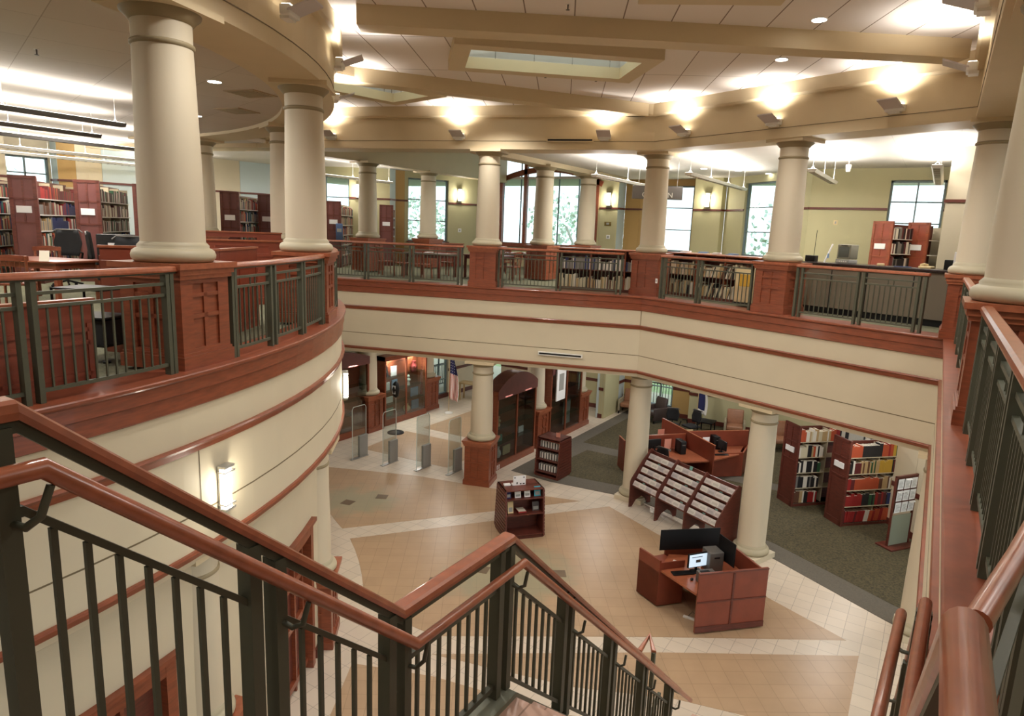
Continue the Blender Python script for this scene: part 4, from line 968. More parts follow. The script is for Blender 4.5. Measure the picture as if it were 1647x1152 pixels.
# ------------------------------------------------------------------ computer carrels behind the magazine racks
t=thing('computer_carrel','cluster of reddish wooden computer carrels with crossing partitions','desk')
C0=(-6.1,20.42)
def part(p,q,z1,nm='partition',z0=G+.02):
    panel(B(),p,q,z0,z1,.04).build(nm,'woodr',t); panel(B(),p,q,z1,z1+.015,.05).build('edge_trim','woodh',t)
part((-7.25,21.36),(-4.95,19.44),-4.48); part((-7.45,18.95),C0,-4.58); part(C0,(-4.52,21.85),-4.5)
part((-7.55,19.0),(-7.9,19.4),-4.75,'end_panel'); part((-5.15,20.22),(-4.45,20.9),-4.98,'end_panel'); part((-4.52,21.85),(-4.45,20.9),-4.98,'end_panel')
for P in ([(-7.3,19.1),C0,(-5.05,19.55),(-5.6,19.0),(-6.6,18.6)],[C0,(-5.05,19.55),(-4.5,20.75),(-4.6,21.75)],[C0,(-4.7,21.8),(-6.0,22.3),(-7.0,21.3)],[C0,(-7.2,21.3),(-8.0,20.3),(-7.45,19.1)]):
    cx=sum(p[0] for p in P)/len(P); cy=sum(p[1] for p in P)/len(P)
    B().prism([(cx+(x-cx)*.97,cy+(y-cy)*.97) for x,y in P],-5.04,-5.0).build('worktop','woodh',t)
t2=[('dark computer tower in the front left carrel',-6.05,19.75,.8),('dark computer tower behind the carrel ridge',-5.35,20.95,.8)]
for l,x,y,r in t2:
    q=thing('computer_tower',l,'computer',(x,y,-5.0),r); B().rbox(-.09,-.2,0,.09,.2,.40,.01).build('case','black',q); B().box(-.05,-.205,.28,.05,-.2,.31).build('drive','grey',q)
monitor(-6.75,19.35,-5.0,PI+.9,'dark backed monitor in the front left carrel',False); monitor(-5.0,20.6,-5.0,2.4,'black monitor seen from behind in the right carrel',False)
for x,y,r,l,m in ((-6.45,19.72,.9,'pink notice in a stand in the front left carrel','pink'),(-7.0,20.62,.9,'pink notice in a stand in the rear left carrel','pink'),(-5.85,20.95,.9,'white notice sheet in the carrel behind the ridge','paper'),(-6.25,21.2,.7,'small cream notice behind the carrel ridge','tan'),(-5.55,20.7,.8,'white paper taped beside the dark tower','paper')):
    q=thing('notice',l,'notice',(x,y,-4.998),r); B().box(-.12,-.004,.02,.12,.004,.36).build('sheet',m,q); B().box(-.12,-.03,0,.12,.03,.02).build('holder','acrylicf',q)
q=thing('keyboard','black keyboard on the right carrel worktop','keyboard',(-4.95,20.35,-4.998),.7); B().rbox(-.22,-.07,0,.22,.07,.02,.005).build('keys','black',q)
def office_chair(label,x,y,rz,first=[None]):
    if first[0] is None:
        t=thing('office_chair',label,'chair',(x,y,G),rz); first[0]=t
        B().rbox(-.25,-.25,.42,.25,.23,.50,.03).build('seat','blackm',t)
        n=8; bk=B(); vs=[];fs=[]
        for j in range(7):
            for i in range(n+1):
                u=(i/n-.5); w=.24-.02*abs(j-3); vs.append((u*2*w, .26+.05*(j/6)-.12*u*u*2, .56+.46*j/6))
        for j in range(6):
            for i in range(n): k=j*(n+1)+i; fs.append((k,k+1,k+n+2,k+n+1))
        bk.add(vs,fs,0,True); o=bk.build('backrest','blackm',t); m=o.modifiers.new('t','SOLIDIFY'); m.thickness=.025
        B().tube([(-.26,.28,.98),(-.2,.3,1.03),(.2,.3,1.03),(.26,.28,.98)],.014,8).build('back_frame','grey',t)
        B().tube([(0,0,.42),(0,0,.12)],.03,10).tube([(0,.2,.44),(0,.3,.5),(0,.29,.7)],.018,8).build('column','black',t)
        for k in range(5):
            a=k*2*PI/5; B().tube([(0,0,.12),(.27*math.cos(a),.27*math.sin(a),.06)],.018,6).sph((.27*math.cos(a),.27*math.sin(a),.03),.03,8,6).build('leg','black',t)
        for s in (-1,1): B().tube([(s*.25,.05,.45),(s*.29,.05,.62),(s*.29,-.16,.65)],.016,6).build('armrest','black',t)
    else: place(first[0],False,(x,y,G),rz,label)
office_chair('black mesh office chair at the front left carrel',-6.42,18.75,PI-.3+PI); office_chair('black office chair with grey edge at the right carrel',-4.95,21.15,2.2)
office_chair('dark office chair behind the carrels by the blue flag',-7.6,23.6,.4); office_chair('second dark office chair further back near the flag',-7.0,23.9,-.5)

# ------------------------------------------------------------------ books and bookcases
def ordn(n): return {1:'first',2:'second',3:'third'}.get(n, f'{n}th')
NB=[0]; FARB=[None]; KEYS=['red','green','black','white','brown','tan','maroon','navy','teal','cream','grey','orange','yellow']
def row_of_books(o, d, n, L, z, palette, where, depth=.22, hmin=.22, hmax=.32, tmin=.025, tmax=.05, lean=None, grp=None, gap=.0, solo=True):
    """o plan start point, d unit direction of the shelf, n unit outward normal; books spine outwards"""
    s=0; rz=math.atan2(d[1],d[0]); i=0; seq=palette; cur=0
    while True:
        w=random.uniform(tmin,tmax); 
        if s+w>L: break
        i+=1; f=s/L; c=None
        for lim,cc in seq:
            if f<lim: c=random.choice(cc) if isinstance(cc,(list,tuple)) else cc; break
        if c is None: s+=w; i-=1; continue
        h=random.uniform(hmin,hmax) if random.random()<.45 or not cur else cur; cur=h
        dep=random.uniform(depth*.85,depth)
        x=o[0]+d[0]*s+n[0]*0; y=o[1]+d[1]*s
        px=x-n[0]*.015; py=y-n[1]*.015
        ry=0
        if lean and lean[0]<f<lean[1]: ry=lean[2]
        if not solo:
            q=B().box(0,0,0,w-.002,dep,h,KEYS.index(c)).box(.003,.004,h-.002,w-.005,dep-.004,h+.0005,9); FARB[0].mtx(q,Matrix.Translation((px,py,z))@Matrix.Rotation(rz,4,'Z')@Matrix.Rotation(ry,4,'Y')); s+=w+(.004 if ry else 0); continue
        bk=book(w-.002,dep,h,c,f'{c} book, {ordn(i)} from the left on {where}',(px,py,z),rz,grp,0,ry)
        NB[0]+=1
        s+=w+(gap if random.random()<.12 else 0)
        s+=(.004 if ry else 0)
def stuff_books(b, o, d, n, L, z, cols, hmin=.2, hmax=.31, depth=.2, t=(.022,.05)):
    s=0
    while s<L-.05:
        w=random.uniform(*t); h=random.uniform(hmin,hmax); k=random.randrange(cols)
        if random.random()<.06: s+=w; continue
        x0=o[0]+d[0]*s; y0=o[1]+d[1]*s; x1=x0+d[0]*(w-.003); y1=y0+d[1]*(w-.003)
        q=[(x0,y0),(x1,y1),(x1-n[0]*depth,y1-n[1]*depth),(x0-n[0]*depth,y0-n[1]*depth)]
        vs=[(*p,z) for p in q]+[(*p,z+h) for p in q]; b.add(vs,[(0,1,5,4),(1,2,6,5),(3,0,4,7),(4,5,6,7)],k); s+=w
def bookcase(label, o, d, L, W, z0, H, shelves, m='woodd', sign=True, endm=None, plate=2, open_top=True, sh='white', metal=True):
    """o = near bottom corner on the book side; d along the run; the end panel closes the near end"""
    n=(d[1],-d[0]); rz=math.atan2(d[1],d[0]); t=thing('bookcase',label,'bookcase',(o[0],o[1],z0),rz)
    em=endm or m; e=B(); e.box(-.05,-.02,0,0,W+.02,H)
    e.build('end_panel',em,t)
    f=B(); x=-.062
    for y0,y1,za,zb in ((-.02,.06,0,H),(W-.06,W+.02,0,H),(0,W,0,.16),(0,W,H-.07,H),(0,W,H*.78,H*.78+.04),(0,W,H*.56,H*.56+.04)): f.box(x,y0,za,-.05,y1,zb)
    f.box(x,W/2-.02,H*.58,-.05,W/2+.02,H-.05); f.build('end_frame','woodd' if em!='woodr' else 'wood',t)
    if sign: B().box(-.075,W*.22,H*.66,-.05,W*.8,H*.66+.15).build('label_plate','paper',t)
    b=B(); b.box(0,W/2-.01,0,L,W/2+.01,H-.08); b.box(0,0,0,L,W,.10); b.build('back_panel','woodd',t)
    for i in range(1,int(L/.9+.5)+1): B().box(i*.9-.012,.03,.1,i*.9+.012,W-.03,H-.12).build('upright','metalshelf',t)
    for z in shelves: B().box(0,.0,z-.02,L,W,z).build('shelf',sh,t)
    return t,n
d45=(.7071,.7071)
SHZ=[.10,.545,.99,1.435,1.88]
t,n=bookcase('nearer dark wooden bookcase with orange and red books on the ground floor',(-1.31,18.73),d45,1.82,.60,G,2.33,SHZ,sh='metalshelf')
where='the %s shelf of the nearer ground-floor bookcase'
pal={4:[(.18,['orange']),(.52,['black']),(.72,['orange','orange','red']),(.98,['green','green','yellow'])],
 3:[(.2,['maroon','white','black']),(.5,['brown','tan','green']),(.72,['yellow']),(.98,['cream','maroon','black'])],
 2:[(.12,['maroon','red']),(.55,['orange']),(.98,['tan','brown','white'])],
 1:[(.28,['red']),(.5,['green','black']),(.7,['red','maroon']),(.98,['black','navy'])],
 0:[(.35,['red','maroon']),(.43,['white']),(.8,['orange','orange','red']),(.98,['navy'])]}
nm_={4:'top',3:'second',2:'third',1:'fourth',0:'bottom'}
for k in range(5):
    row_of_books((-1.31+n[0]*-.0+.707*.03,18.73+.707*.03),d45,n,1.72,G+SHZ[k]+.002,pal[k],where%nm_[k],hmin=.28,hmax=.36,tmin=.038,tmax=.06,lean=(.05,.9,.14) if k==0 else None)
t,n=bookcase('further dark wooden bookcase with mostly black and white books on the ground floor',(-2.63,19.34),d45,2.72,.62,G,2.33,SHZ,sh='metalshelf')
where='the %s shelf of the further ground-floor bookcase'
pal={4:[(.06,['orange']),(.36,['white','white','tan','cream','green']),(.46,['red','orange']),(.98,['black','white'])],3:[(.22,['cream','white']),(.3,['black']),(.4,['orange','tan']),(.6,['white','black'])],
 2:[(.6,['black','black','white','green'])],1:[(.6,['black','white','black','grey'])],0:[(.2,['tan','tan','brown']),(.35,['white','black']),(.6,['red','white'])]}
for k in range(5): row_of_books((-2.63+.02,19.34+.02),d45,n,2.6 if k==4 else 1.15,G+SHZ[k]+.002,pal[k],where%nm_[k],hmin=.26,hmax=.35,tmin=.045,tmax=.07)
# flyer stand
fr_=math.atan2(18.68-17.96,.25+.27); t=thing('leaflet_stand','tall dark stand holding nine white sheets, by the beige wall','leaflet stand',(-.20,18.06,G),fr_)
B().rbox(-.12,-.2,0,.80,.26,.05,.01).build('base','woodd',t); b=B()
for x in (-.03,.68): b.box(x,.0,.05,x+.035,.05,1.84)
b.box(-.03,0,1.8,.715,.05,1.84); b.box(0,.03,.9,.68,.05,1.8); b.build('frame','woodd',t); B().box(.005,.02,.05,.68,.035,.82).build('lower_panel','lgreen',t)
for r in range(3):
    for c in range(3):
        x=.03+c*.225; z=.90+r*.30; bent=(r,c) in ((0,2),(2,1),(1,0))
        o=thing('flyer','white printed sheet, %s column %s row of the leaflet stand'%(('left','middle','right')[c],('bottom','middle','top')[r]),'flyer',(-.20,18.06,G),fr_)
        B().add([(x,-.004,z),(x+.2,-.004,z),(x+.2,-.012,z+.27),(x,-.012,z+.27)],[(0,1,2,3)]).add([(x,-.012,z+.27),(x+.2,-.012,z+.27),(x+.2,-.06 if bent else -.014,z+.24 if bent else z+.271),(x,-.06 if bent else -.014,z+.24 if bent else z+.271)],[(0,1,2,3)]).build('sheet','paper',o)
        q=B()
        for i in range(6): q.box(x+.03,-.014,z+.05+i*.03,x+.17-(i%3)*.02,-.0125,z+.058+i*.03)
        q.build('print','lgrey',o)

# ------------------------------------------------------------------ upper floor book stacks
dS=(-math.sin(math.radians(48.5)),math.cos(math.radians(48.5)))
MS=[BM[k] for k in KEYS]
USH=[.10,.46,.82,1.18,1.54,1.90]
far=B(); FARB[0]=far; SP=SPX
SN=['leftmost plum book stack on the upper floor, cut by the frame','second plum book stack on the upper floor, with red volumes on top','third plum book stack on the upper floor, left of the thick column','plum book stack just hidden by the thick column','plum book stack right of the thick column','plum book stack behind the pair of columns','far plum book stack with a blue box on its end','farthest plum book stack before the window pair']
PU={1:{5:[(.25,['red','maroon']),(.98,['red','brown','orange','maroon'])],4:[(.35,['brown','grey']),(.6,['cream','grey','red']),(.98,['navy','navy','red'])],3:[(.3,['tan','grey']),(.72,['navy']),(.98,['red','black','white'])]},
    2:{5:[(.98,['brown','green','white','black','maroon'])],4:[(.98,['black','white','cream','maroon'])],3:[(.98,['green','maroon','black','brown','white'])]}}
for i,(p,l) in enumerate(zip(SP,SN)):
    if i>=4: dS=(-math.sin(math.radians(36)),math.cos(math.radians(36)))
    t,n=bookcase(l,p,dS,2.75,.50,-.04,2.38,USH,m='woodd',endm='woodp',sh='white')
    for k,z in enumerate(USH):
        z=z-.04+.002
        if i in PU and k in PU[i]:
            row_of_books((p[0]+dS[0]*.02,p[1]+dS[1]*.02),dS,n,2.65,z,PU[i][k],'the %s shelf of the %s upper stack'%({5:'top',4:'second',3:'third'}[k],{1:'second',2:'third'}[i]),hmin=.2,hmax=.3,tmin=.04,tmax=.07,solo=False)
        else: stuff_books(far,(p[0]+dS[0]*.02,p[1]+dS[1]*.02),dS,n,2.65,z,12)
# right upper bookcase with two end panels by the window
for i,(x,y,l) in enumerate(((SPR[0],21.3,'cherry bookcase with white shelves by the right hand library window'),(-.38,21.7,'cherry bookcase end beside the cream pier at the right'))):
    dR=(.6,.8); t,n=bookcase(l,(x,y),dR,1.5 if i==0 else .5,.60,-.04,2.22,[.10,.55,.95,1.35,1.75],m='woodr',endm='woodr',sh='white')
    if i==0:
        for k,z in ((4,1.75),(3,1.35),(2,.95)): row_of_books((x+.02,y+.03),dR,n,1.45,z-.04+.002,[(.98,['black','black','white','grey','maroon'])],'the %s shelf of the right window bookcase'%{4:'top',3:'second',2:'third'}[k],hmin=.24,hmax=.33,tmin=.03,tmax=.06,solo=False)
t=thing('call_box','blue box hanging on the end panel of the far book stack','box',(SPX[6][0]-.05,SPX[6][1]-.02,1.25),math.radians(41.5)+0); B().rbox(-.12,-.12,-.3,.12,-.02,.3,.02).build('body','bluecard2',t); B().box(-.08,-.125,0,.08,-.12,.12).build('window','lgrey',t)

# ------------------------------------------------------------------ upper floor carrels and reading furniture
def study_carrel(label,x,y,rz,W=1.1,Dp=.75,H=1.22,slot=False,m='woodr'):
    t=thing('study_carrel',label,'study carrel',(x,y,-.04),rz)
    b=B(); b.box(-W/2,0,0,W/2,.04,H)
    if slot:
        b=B(); b.box(-W/2,0,0,W/2,.04,H-.22); b.box(-W/2,0,H-.22,-W/4,.04,H); b.box(W/4,0,H-.22,W/2,.04,H); b.box(-W/4,0,H-.09,W/4,.04,H)
    b.build('back_panel',m,t)
    f=B()
    for z in (.10,H*.5,H-.28): f.box(-W/2+.05,-.012,z,W/2-.05,0,z+.04)
    for x_ in (-W/2,-.03,W/2-.07): f.box(x_,-.012,0,x_+.07,0,H-.2)
    f.build('panel_frame',m,t)
    for s in (-1,1): B().box(s*W/2-.02,.04,0,s*W/2+.02,Dp,H-.1).build('side_panel',m,t)
    B().box(-W/2,.04,.72,W/2,Dp-.05,.75).build('worktop','woodh',t); B().box(-W/2-.02,-.02,H,W/2+.02,.06,H+.03).build('top_edge','woodh',t)
    return t
def onring(a,R=10.2): return pol(a,R)
for a,R,l,H,s in ((7.6,10.5,'cherry wooden screen panel directly behind the left railing',.80,False),(23.9,9.95,'cherry study carrel behind the curved railing, left one',1.18,False),(31.3,9.95,'cherry study carrel behind the curved railing, right one',1.18,False)):
    p=onring(a,R); study_carrel(l,p[0],p[1],math.radians(a+90),(1.75 if a<8 else 1.28),.7,H,s)
study_carrel('cherry study carrel behind the nearest column pedestal',-8.6,4.72,.93,.75,.5,1.2)
for x,y,rz,l,W_,H_ in ((-11.2,8.2,.93,'cherry carrel with a dark cut-out slot, nearer one behind the columns',1.9,1.2),(-12.9,9.2,.93,'cherry carrel with a dark cut-out slot, further one',2.0,1.32)): study_carrel(l,x,y,rz,W_,.8,H_,True)
# book cart and chair
t=thing('book_cart','tall black wire cart seen through the left railing','cart',(-7.8,3.8,-.04),.4)
b=B(); 
for x in (-.3,.3):
    for y in (-.22,.22): b.tube([(x,y,.08),(x,y,.82)],.014,6)
b.build('frame','black',t)
for z in (.2,.5,.8): B().box(-.3,-.22,z,.3,.22,z+.02).build('shelf','black',t)
B().box(-.28,-.18,.22,.28,.2,.48).build('bin','blackm',t)
for x in (-.27,.27):
    for y in (-.18,.18): B().lathe([(.02,-.015),(.04,-.015),(.04,.015),(.02,.015)],10,(x,y,.04)).build('caster','black',t)
def wood_chair(label,x,y,rz,first=[None],grp=None):
    if first[0] is None:
        t=thing('wooden_chair',label,'chair',(x,y,-.04),rz); first[0]=t
        B().rbox(-.24,-.22,.42,.24,.22,.46,.012).build('seat','wood',t)
        for sx in (-1,1): B().tube([(sx*.21,-.19,.42),(sx*.22,-.21,0)],.022,8).build('leg','wood',t); B().tube([(sx*.21,.19,0),(sx*.21,.19,.45),(sx*.22,.27,.90)],.022,8).build('leg','wood',t)
        n=8; vs=[];fs=[]
        for i in range(n+1):
            u=i/n-.5; y_=.27+.0-.10*(u*2)**2*.6; vs+= [(u*.5,y_-.012,.82),(u*.5,y_+.012,.82),(u*.5,y_+.012,.92-.05*abs(u)),(u*.5,y_-.012,.92-.05*abs(u))]
        for i in range(n):
            for j in range(4): fs.append((i*4+j,i*4+(j+1)%4,(i+1)*4+(j+1)%4,(i+1)*4+j))
        B().add(vs,fs).add(vs[:4],[(0,1,2,3)]).add(vs[-4:],[(3,2,1,0)]).build('top_rail','wood',t)
        for i in range(7):
            u=(i-3)/7; B().tube([(u*.42,.19,.46),(u*.46,.262-.06*(u*2)**2,.83)],.009,6).build('spindle','wood',t)
    else:
        o=dup(first[0]); o.location=(x,y,-.04); o.rotation_euler=(0,0,rz); o['label']=label
def table(label,x,y,rz,L=1.5,W=.9,m='wood'):
    t=thing('reading_table',label,'table',(x,y,-.04),rz); B().rbox(-L/2,-W/2,.72,L/2,W/2,.76,.012).build('tabletop',m,t); B().box(-L/2+.08,-W/2+.08,.62,L/2-.08,W/2-.08,.72).build('apron',m,t)
    for sx in (-1,1):
        for sy in (-1,1): B().cb(sx*(L/2-.08),sy*(W/2-.08),.36,.07,.07,.72).build('leg',m,t)
    return t
table('reading table at the left edge, among wooden chairs',-13.9,6.0,.3,1.6,1.0)
wood_chair('spindle back wooden chair at the left edge with its back to us',-12.75,5.05,-2.2); wood_chair('low spindle back chair behind the left reading table',-15.5,6.7,1.0)
o=book(.15,.2,.004,'white','white folded card standing on the left reading table',(-13.2,5.6,.722),.4,nm='card',cat='card'); o.rotation_euler=(1.2,0,.9)
table('reading table behind the far railing, left of the middle column',-14.1,17.4,0,1.5,1.0,'woodd'); table('reading table with bright papers beside the middle column',-12.6,18.6,0,1.5,1.0,'woodd'); table('reading table under the arched window',-13.5,21.6,0,1.6,1.0,'woodd'); table('reading table between the yellowish column and the middle column',-9.9,21.4,0,1.4,1.0,'woodd')
for x,y,rz,l in ((-14.5,16.5,PI,'wooden chair on the near side of the left corridor table'),(-13.7,16.5,PI,'second wooden chair on the near side of the left corridor table'),(-14.1,18.3,0,'wooden chair on the far side of the left corridor table'),(-12.3,17.7,PI,'wooden chair in front of the table with bright papers'),(-11.6,18.4,-P90,'wooden chair at the right end of the table with bright papers'),(-13.2,20.7,PI,'wooden chair at the arched window table'),(-14.1,20.7,PI,'second wooden chair at the arched window table'),(-9.9,20.5,PI,'wooden chair behind the corridor column'),(-15.3,16.6,2.6,'wooden chair beside the left corridor pedestal')): wood_chair(l,x,y,rz)
for x,y,l in ((-14.3,17.3,'white papers on the left corridor table'),(-12.7,18.5,'open white papers on the table left of the middle column'),(-13.3,21.5,'pale papers on the arched window table'),(-9.8,21.3,'white notice on the table behind the corridor column')):
    o=B().rb(0,0,.01,.5,.35,.012,.2).rb(.15,.1,.02,.2,.3,.02,.5).build('papers','paper'); tag(o,l,'papers'); o.location=(x,y,.723)
t=thing('window_seat','dark red cabinet under the tall window pair','cabinet',(-17.6,22.4,-.04),math.atan2(3.5,1.65)); B().rbox(-.9,-.25,0,.9,.25,.92,.01).build('body','woodr',t); B().box(-.93,-.28,.92,.93,.28,.96).build('top','woodh',t)
# open low book shelves behind the rail, right of the middle column and beyond the corner
def low_shelf(label,p,q,depth=.5,H=1.13,rows=2,seed=0):
    L=math.hypot(q[0]-p[0],q[1]-p[1]); rz=math.atan2(q[1]-p[1],q[0]-p[0]); t=thing('low_bookshelf',label,'bookshelf',(p[0],p[1],-.04),rz)
    b=B(); b.box(0,0,0,.03,depth,H).box(L-.03,0,0,L,depth,H).box(0,depth-.02,0,L,depth,H).box(0,0,0,L,depth,.08); b.build('carcass','woodd',t)
    for i in range(1,int(L/.95)+1): B().box(i*.95-.02,0,.08,i*.95+.02,depth,H).build('upright','wood',t)
    B().rbox(-.05,-.05,H,L+.05,depth+.2,H+.04,.01).build('worktop','woodh',t)
    for k in range(1,rows): B().box(.03,0,H*k/rows,L-.03,depth,H*k/rows+.02).build('shelf','woodd',t)
    return t,rz,L
far2=B()
LOWI=0
for lab,p,q in (('low open bookshelf with a wooden top right of the corridor columns',(-9.2,17.05),(-7.05,17.6)),('long low open bookshelf with a shiny wooden top behind the corner rail',(-6.35,18.25),(-3.75,17.05))):
    t,rz,L=low_shelf(lab,p,q)
    d=(math.cos(rz),math.sin(rz)); n=(d[1],-d[0])
    for k,z in enumerate((.085,.59)): row_of_books((p[0]+d[0]*.05,p[1]+d[1]*.05),d,n,L-.1,z-.04,[(.98,['tan','cream','white','brown','black','cream'] if k==0 or LOWI else ['grey','navy','grey','black','white'])],'the %s shelf of the %s low bookshelf'%(('bottom','upper')[k],('first','corner')[LOWI]),hmin=.22,hmax=.38,tmin=.022,tmax=.055,lean=(.3,.75,.3) if LOWI else None,solo=False)
    LOWI+=1
fb=far.build('shelved_books',MS); tag(fb,'packed rows of mixed books on all the upper floor shelves','books',kind='stuff')
t=thing('storage_box','cream cardboard box with a yellow band left of the counter column','box',(-3.75,16.55,-.04),A2); B().rbox(-.28,-.2,.12,.28,.2,.92,.01).build('box','tan',t); B().box(-.16,-.206,.5,.12,-.2,.78).build('band','yellow',t); B().box(-.3,-.22,.08,.3,.22,.12).build('tray','black',t)
for k,(s_,m) in enumerate(((.35,'paper'),(.8,'bluecard'),(1.15,'paper'),(1.55,'bluecard'))):
    o=B().rb(0,0,.01,.25,.2,.02,.3*k).rb(.03,.02,.03,.2,.18,.02,.8*k).build('folders',m); tag(o,('white','pale blue','second white','second pale blue')[k]+' folder pile on the long low bookshelf','folders'); o.location=(-6.35+.908*s_*1.3,18.5-.42*s_*1.3,1.14)
# service counter
cA,cB=(-2.75,17.05),(.75,15.65)
rz=math.atan2(cB[1]-cA[1],cB[0]-cA[0]); Lc=math.hypot(cB[0]-cA[0],cB[1]-cA[1])
t=thing('service_counter','long service counter with dark top and grey panelled front','counter',(cA[0],cA[1],-.04),rz)
B().box(0,0,.14,Lc,.6,1.08).build('body','counterfront',t); B().box(0,.04,0,Lc,.58,.14).build('toe_kick','black',t); B().rbox(-.05,-.06,1.08,Lc+.05,.75,1.14,.008).build('worktop','counterdark',t)
q=B()
for s_ in (.75,1.55,2.5,3.2): q.box(s_-.012,-.004,.14,s_+.012,.0,1.08)
q.build('panel_joint','black',t)
def onc(s_,d=.3): return cA[0]+math.cos(rz)*s_-math.sin(rz)*d, cA[1]+math.sin(rz)*s_+math.cos(rz)*d
x,y=onc(.86,.35); t=thing('television','old grey tube television on the service counter','television',(x,y,1.10),rz-.15)
B().rbox(-.17,-.12,.10,.17,.14,.42,.015).build('case','tvgrey',t); B().rbox(-.13,-.128,.14,.13,-.11,.37,.015).build('screen','tvscreen',t); B().rbox(-.17,-.15,0,.17,.15,.09,.01).build('recorder','lgrey',t); B().box(-.08,-.126,.385,.08,-.12,.40).build('slot','black',t)
q=B(); [q.cb(-.12+i*.055,-.153,.045,.035,.006,.025) for i in range(5)]; q.build('button','white',t)
x,y=onc(.38,.3); t=thing('angled_notice','white and blue leaning notice left of the television','notice',(x,y,1.10),rz+.6); B().add([(-.02,-.1,0),(.0,-.1,0),(.14,-.1,.42),(.12,-.1,.42),(-.02,.1,0),(.0,.1,0),(.14,.1,.42),(.12,.1,.42)],[(0,1,2,3),(7,6,5,4),(0,4,5,1),(1,5,6,2),(2,6,7,3),(3,7,4,0)]).build('board','paper',t); B().box(.03,-.105,.1,.07,-.1,.2).build('stripe','bluecard',t)
x,y=onc(.05,.3); t=thing('radio','small black box with an upright aerial on the counter','radio',(x,y,1.10),rz); B().rbox(-.12,-.08,0,.12,.08,.14,.01).build('case','black',t); B().tube([(.05,0,.14),(.06,0,.72)],.006,6).build('aerial','black',t)
x,y=onc(1.7,.2); o=B().rbox(-.07,-.05,0,.07,.05,.05,.01).build('stapler','tan'); tag(o,'small tan object on the counter right of the television','stapler'); o.location=(x,y,1.103)
x,y=onc(2.62,.2); t=thing('telephone','cream desk telephone on the counter','telephone',(x,y,1.102),rz); B().rbox(-.12,-.1,0,.12,.1,.05,.012).build('base','tan',t); B().tube([(-.1,-.06,.07),(-.05,0,.09),(-.02,.09,.07)],.02,8).build('handset','tan',t)
x,y=onc(2.15,.2); o=B().rb(0,0,.008,.32,.22,.012,.1).build('mat','navybook'); tag(o,'thin blue mat on the dark counter top','mat'); o.location=(x,y,1.103)
x,y=onc(3.18,.35); t=thing('card_reader','black box machine behind the white dispenser','machine',(x-.1,y+.12,1.10),rz); B().rbox(-.16,-.1,0,.2,.1,.2,.01).build('case','black',t)
x,y=onc(3.22,.12); t=thing('dispenser','white upright dispenser with a small dark window on the counter','dispenser',(x,y,1.102),rz); B().rbox(-.08,-.05,0,.08,.05,.36,.015).build('case','paper',t); B().box(-.035,-.054,.18,.035,-.05,.24).build('window','lgrey',t)
# banner between the two right hand columns
t=thing('banner','white banner with black lettering and red figures between the right hand columns','banner',(1.42,11.2,1.9),-1.18); B().box(-.8,-.01,-1.25,.8,.01,1.25).build('cloth','white',t); B().box(-.78,.01,-1.93,-.72,.05,1.25).box(.72,.01,-1.93,.78,.05,1.25).box(-.8,-.2,-1.94,.8,.25,-1.9).build('stand','black',t)
text('16',.5,'black',t,(-.18,-.014,.05),(P90,0,0)); text('IT',.4,'black',t,(-.35,-.014,-.55),(P90,0,0))
B().box(-.3,-.016,-1.0,.0,-.011,-.8).box(.0,-.016,-1.2,.3,-.011,-.95).box(.2,-.016,-.85,.4,-.011,-.65).build('red_figures','red',t); B().box(.05,-.016,.5,.2,-.011,1.1).build('black_figure','black',t)
# small wall things
def plate(label,x,y,z,rz,w=.08,h=.12,m='paper',nm='wall_plate'):
    t=thing(nm,label,'wall plate',(x,y,z),rz); B().rbox(-w/2,-.012,-h/2,w/2,.0,h/2,.003).build('plate',m,t); B().box(-w*.2,-.016,-h*.25,w*.2,-.012,h*.25).build('switch','lgrey',t)
plate('bronze plaque on the pier right of the arched window',-11.75,25.9,1.95,0,.3,.16,'tan2','plaque'); plate('white thermostat below the bronze plaque',-11.7,25.9,1.42,0,.16,.16)
plate('white thermostat on the pier right of the tall window pair',-17.78,23.88,1.45,math.atan2(3.5,1.65),.16,.16); plate('tiny cream thermostat on the wall above the television',-2.9,23.1,2.15,0,.12,.14,'tan')
for (x,y,r,l) in ((-6.08,17.0-.39,A2,'white power outlet on the corner column pedestal'),(-2.5,15.22,A2,'white power outlet on the pedestal beside the counter')): plate(l,x,y,.42,r,.07,.12)
for k in (0,1): plate(('left','right')[k]+' white outlet on the ground-floor pedestal by the gates',-10.22,15.68+.1*k+.14,-5.3,math.radians(17)+P90,.06,.12)
print('BOOKS',NB[0])

oc=office_chair.__defaults__[0][0]
for x,y,rz,l in ((-16.2,7.4,.9,'black high backed chair at the left reading table'),(-14.9,7.6,2.6,'black chair in front of the second plum stack'),(-11.9,6.3,.6,'black chair just left of the thick column')):
    o=dup(oc); o.location=(x,y,-.04); o.rotation_euler=(0,0,rz); o['label']=l; o.scale=(1.1,1.1,1.2)
for x,y,l in ((-13.9,7.3,'black cabinet with a white label left of the thick column'),(-12.7,7.1,'black cabinet beside the thick column, with books above')):
    t=thing('black_cabinet',l,'cabinet',(x,y,-.04),.9); B().rbox(-.3,-.25,0,.3,.25,1.22,.01).build('body','black',t); B().box(-.1,-.256,1.0,.05,-.25,1.06).build('label_plate','paper',t)

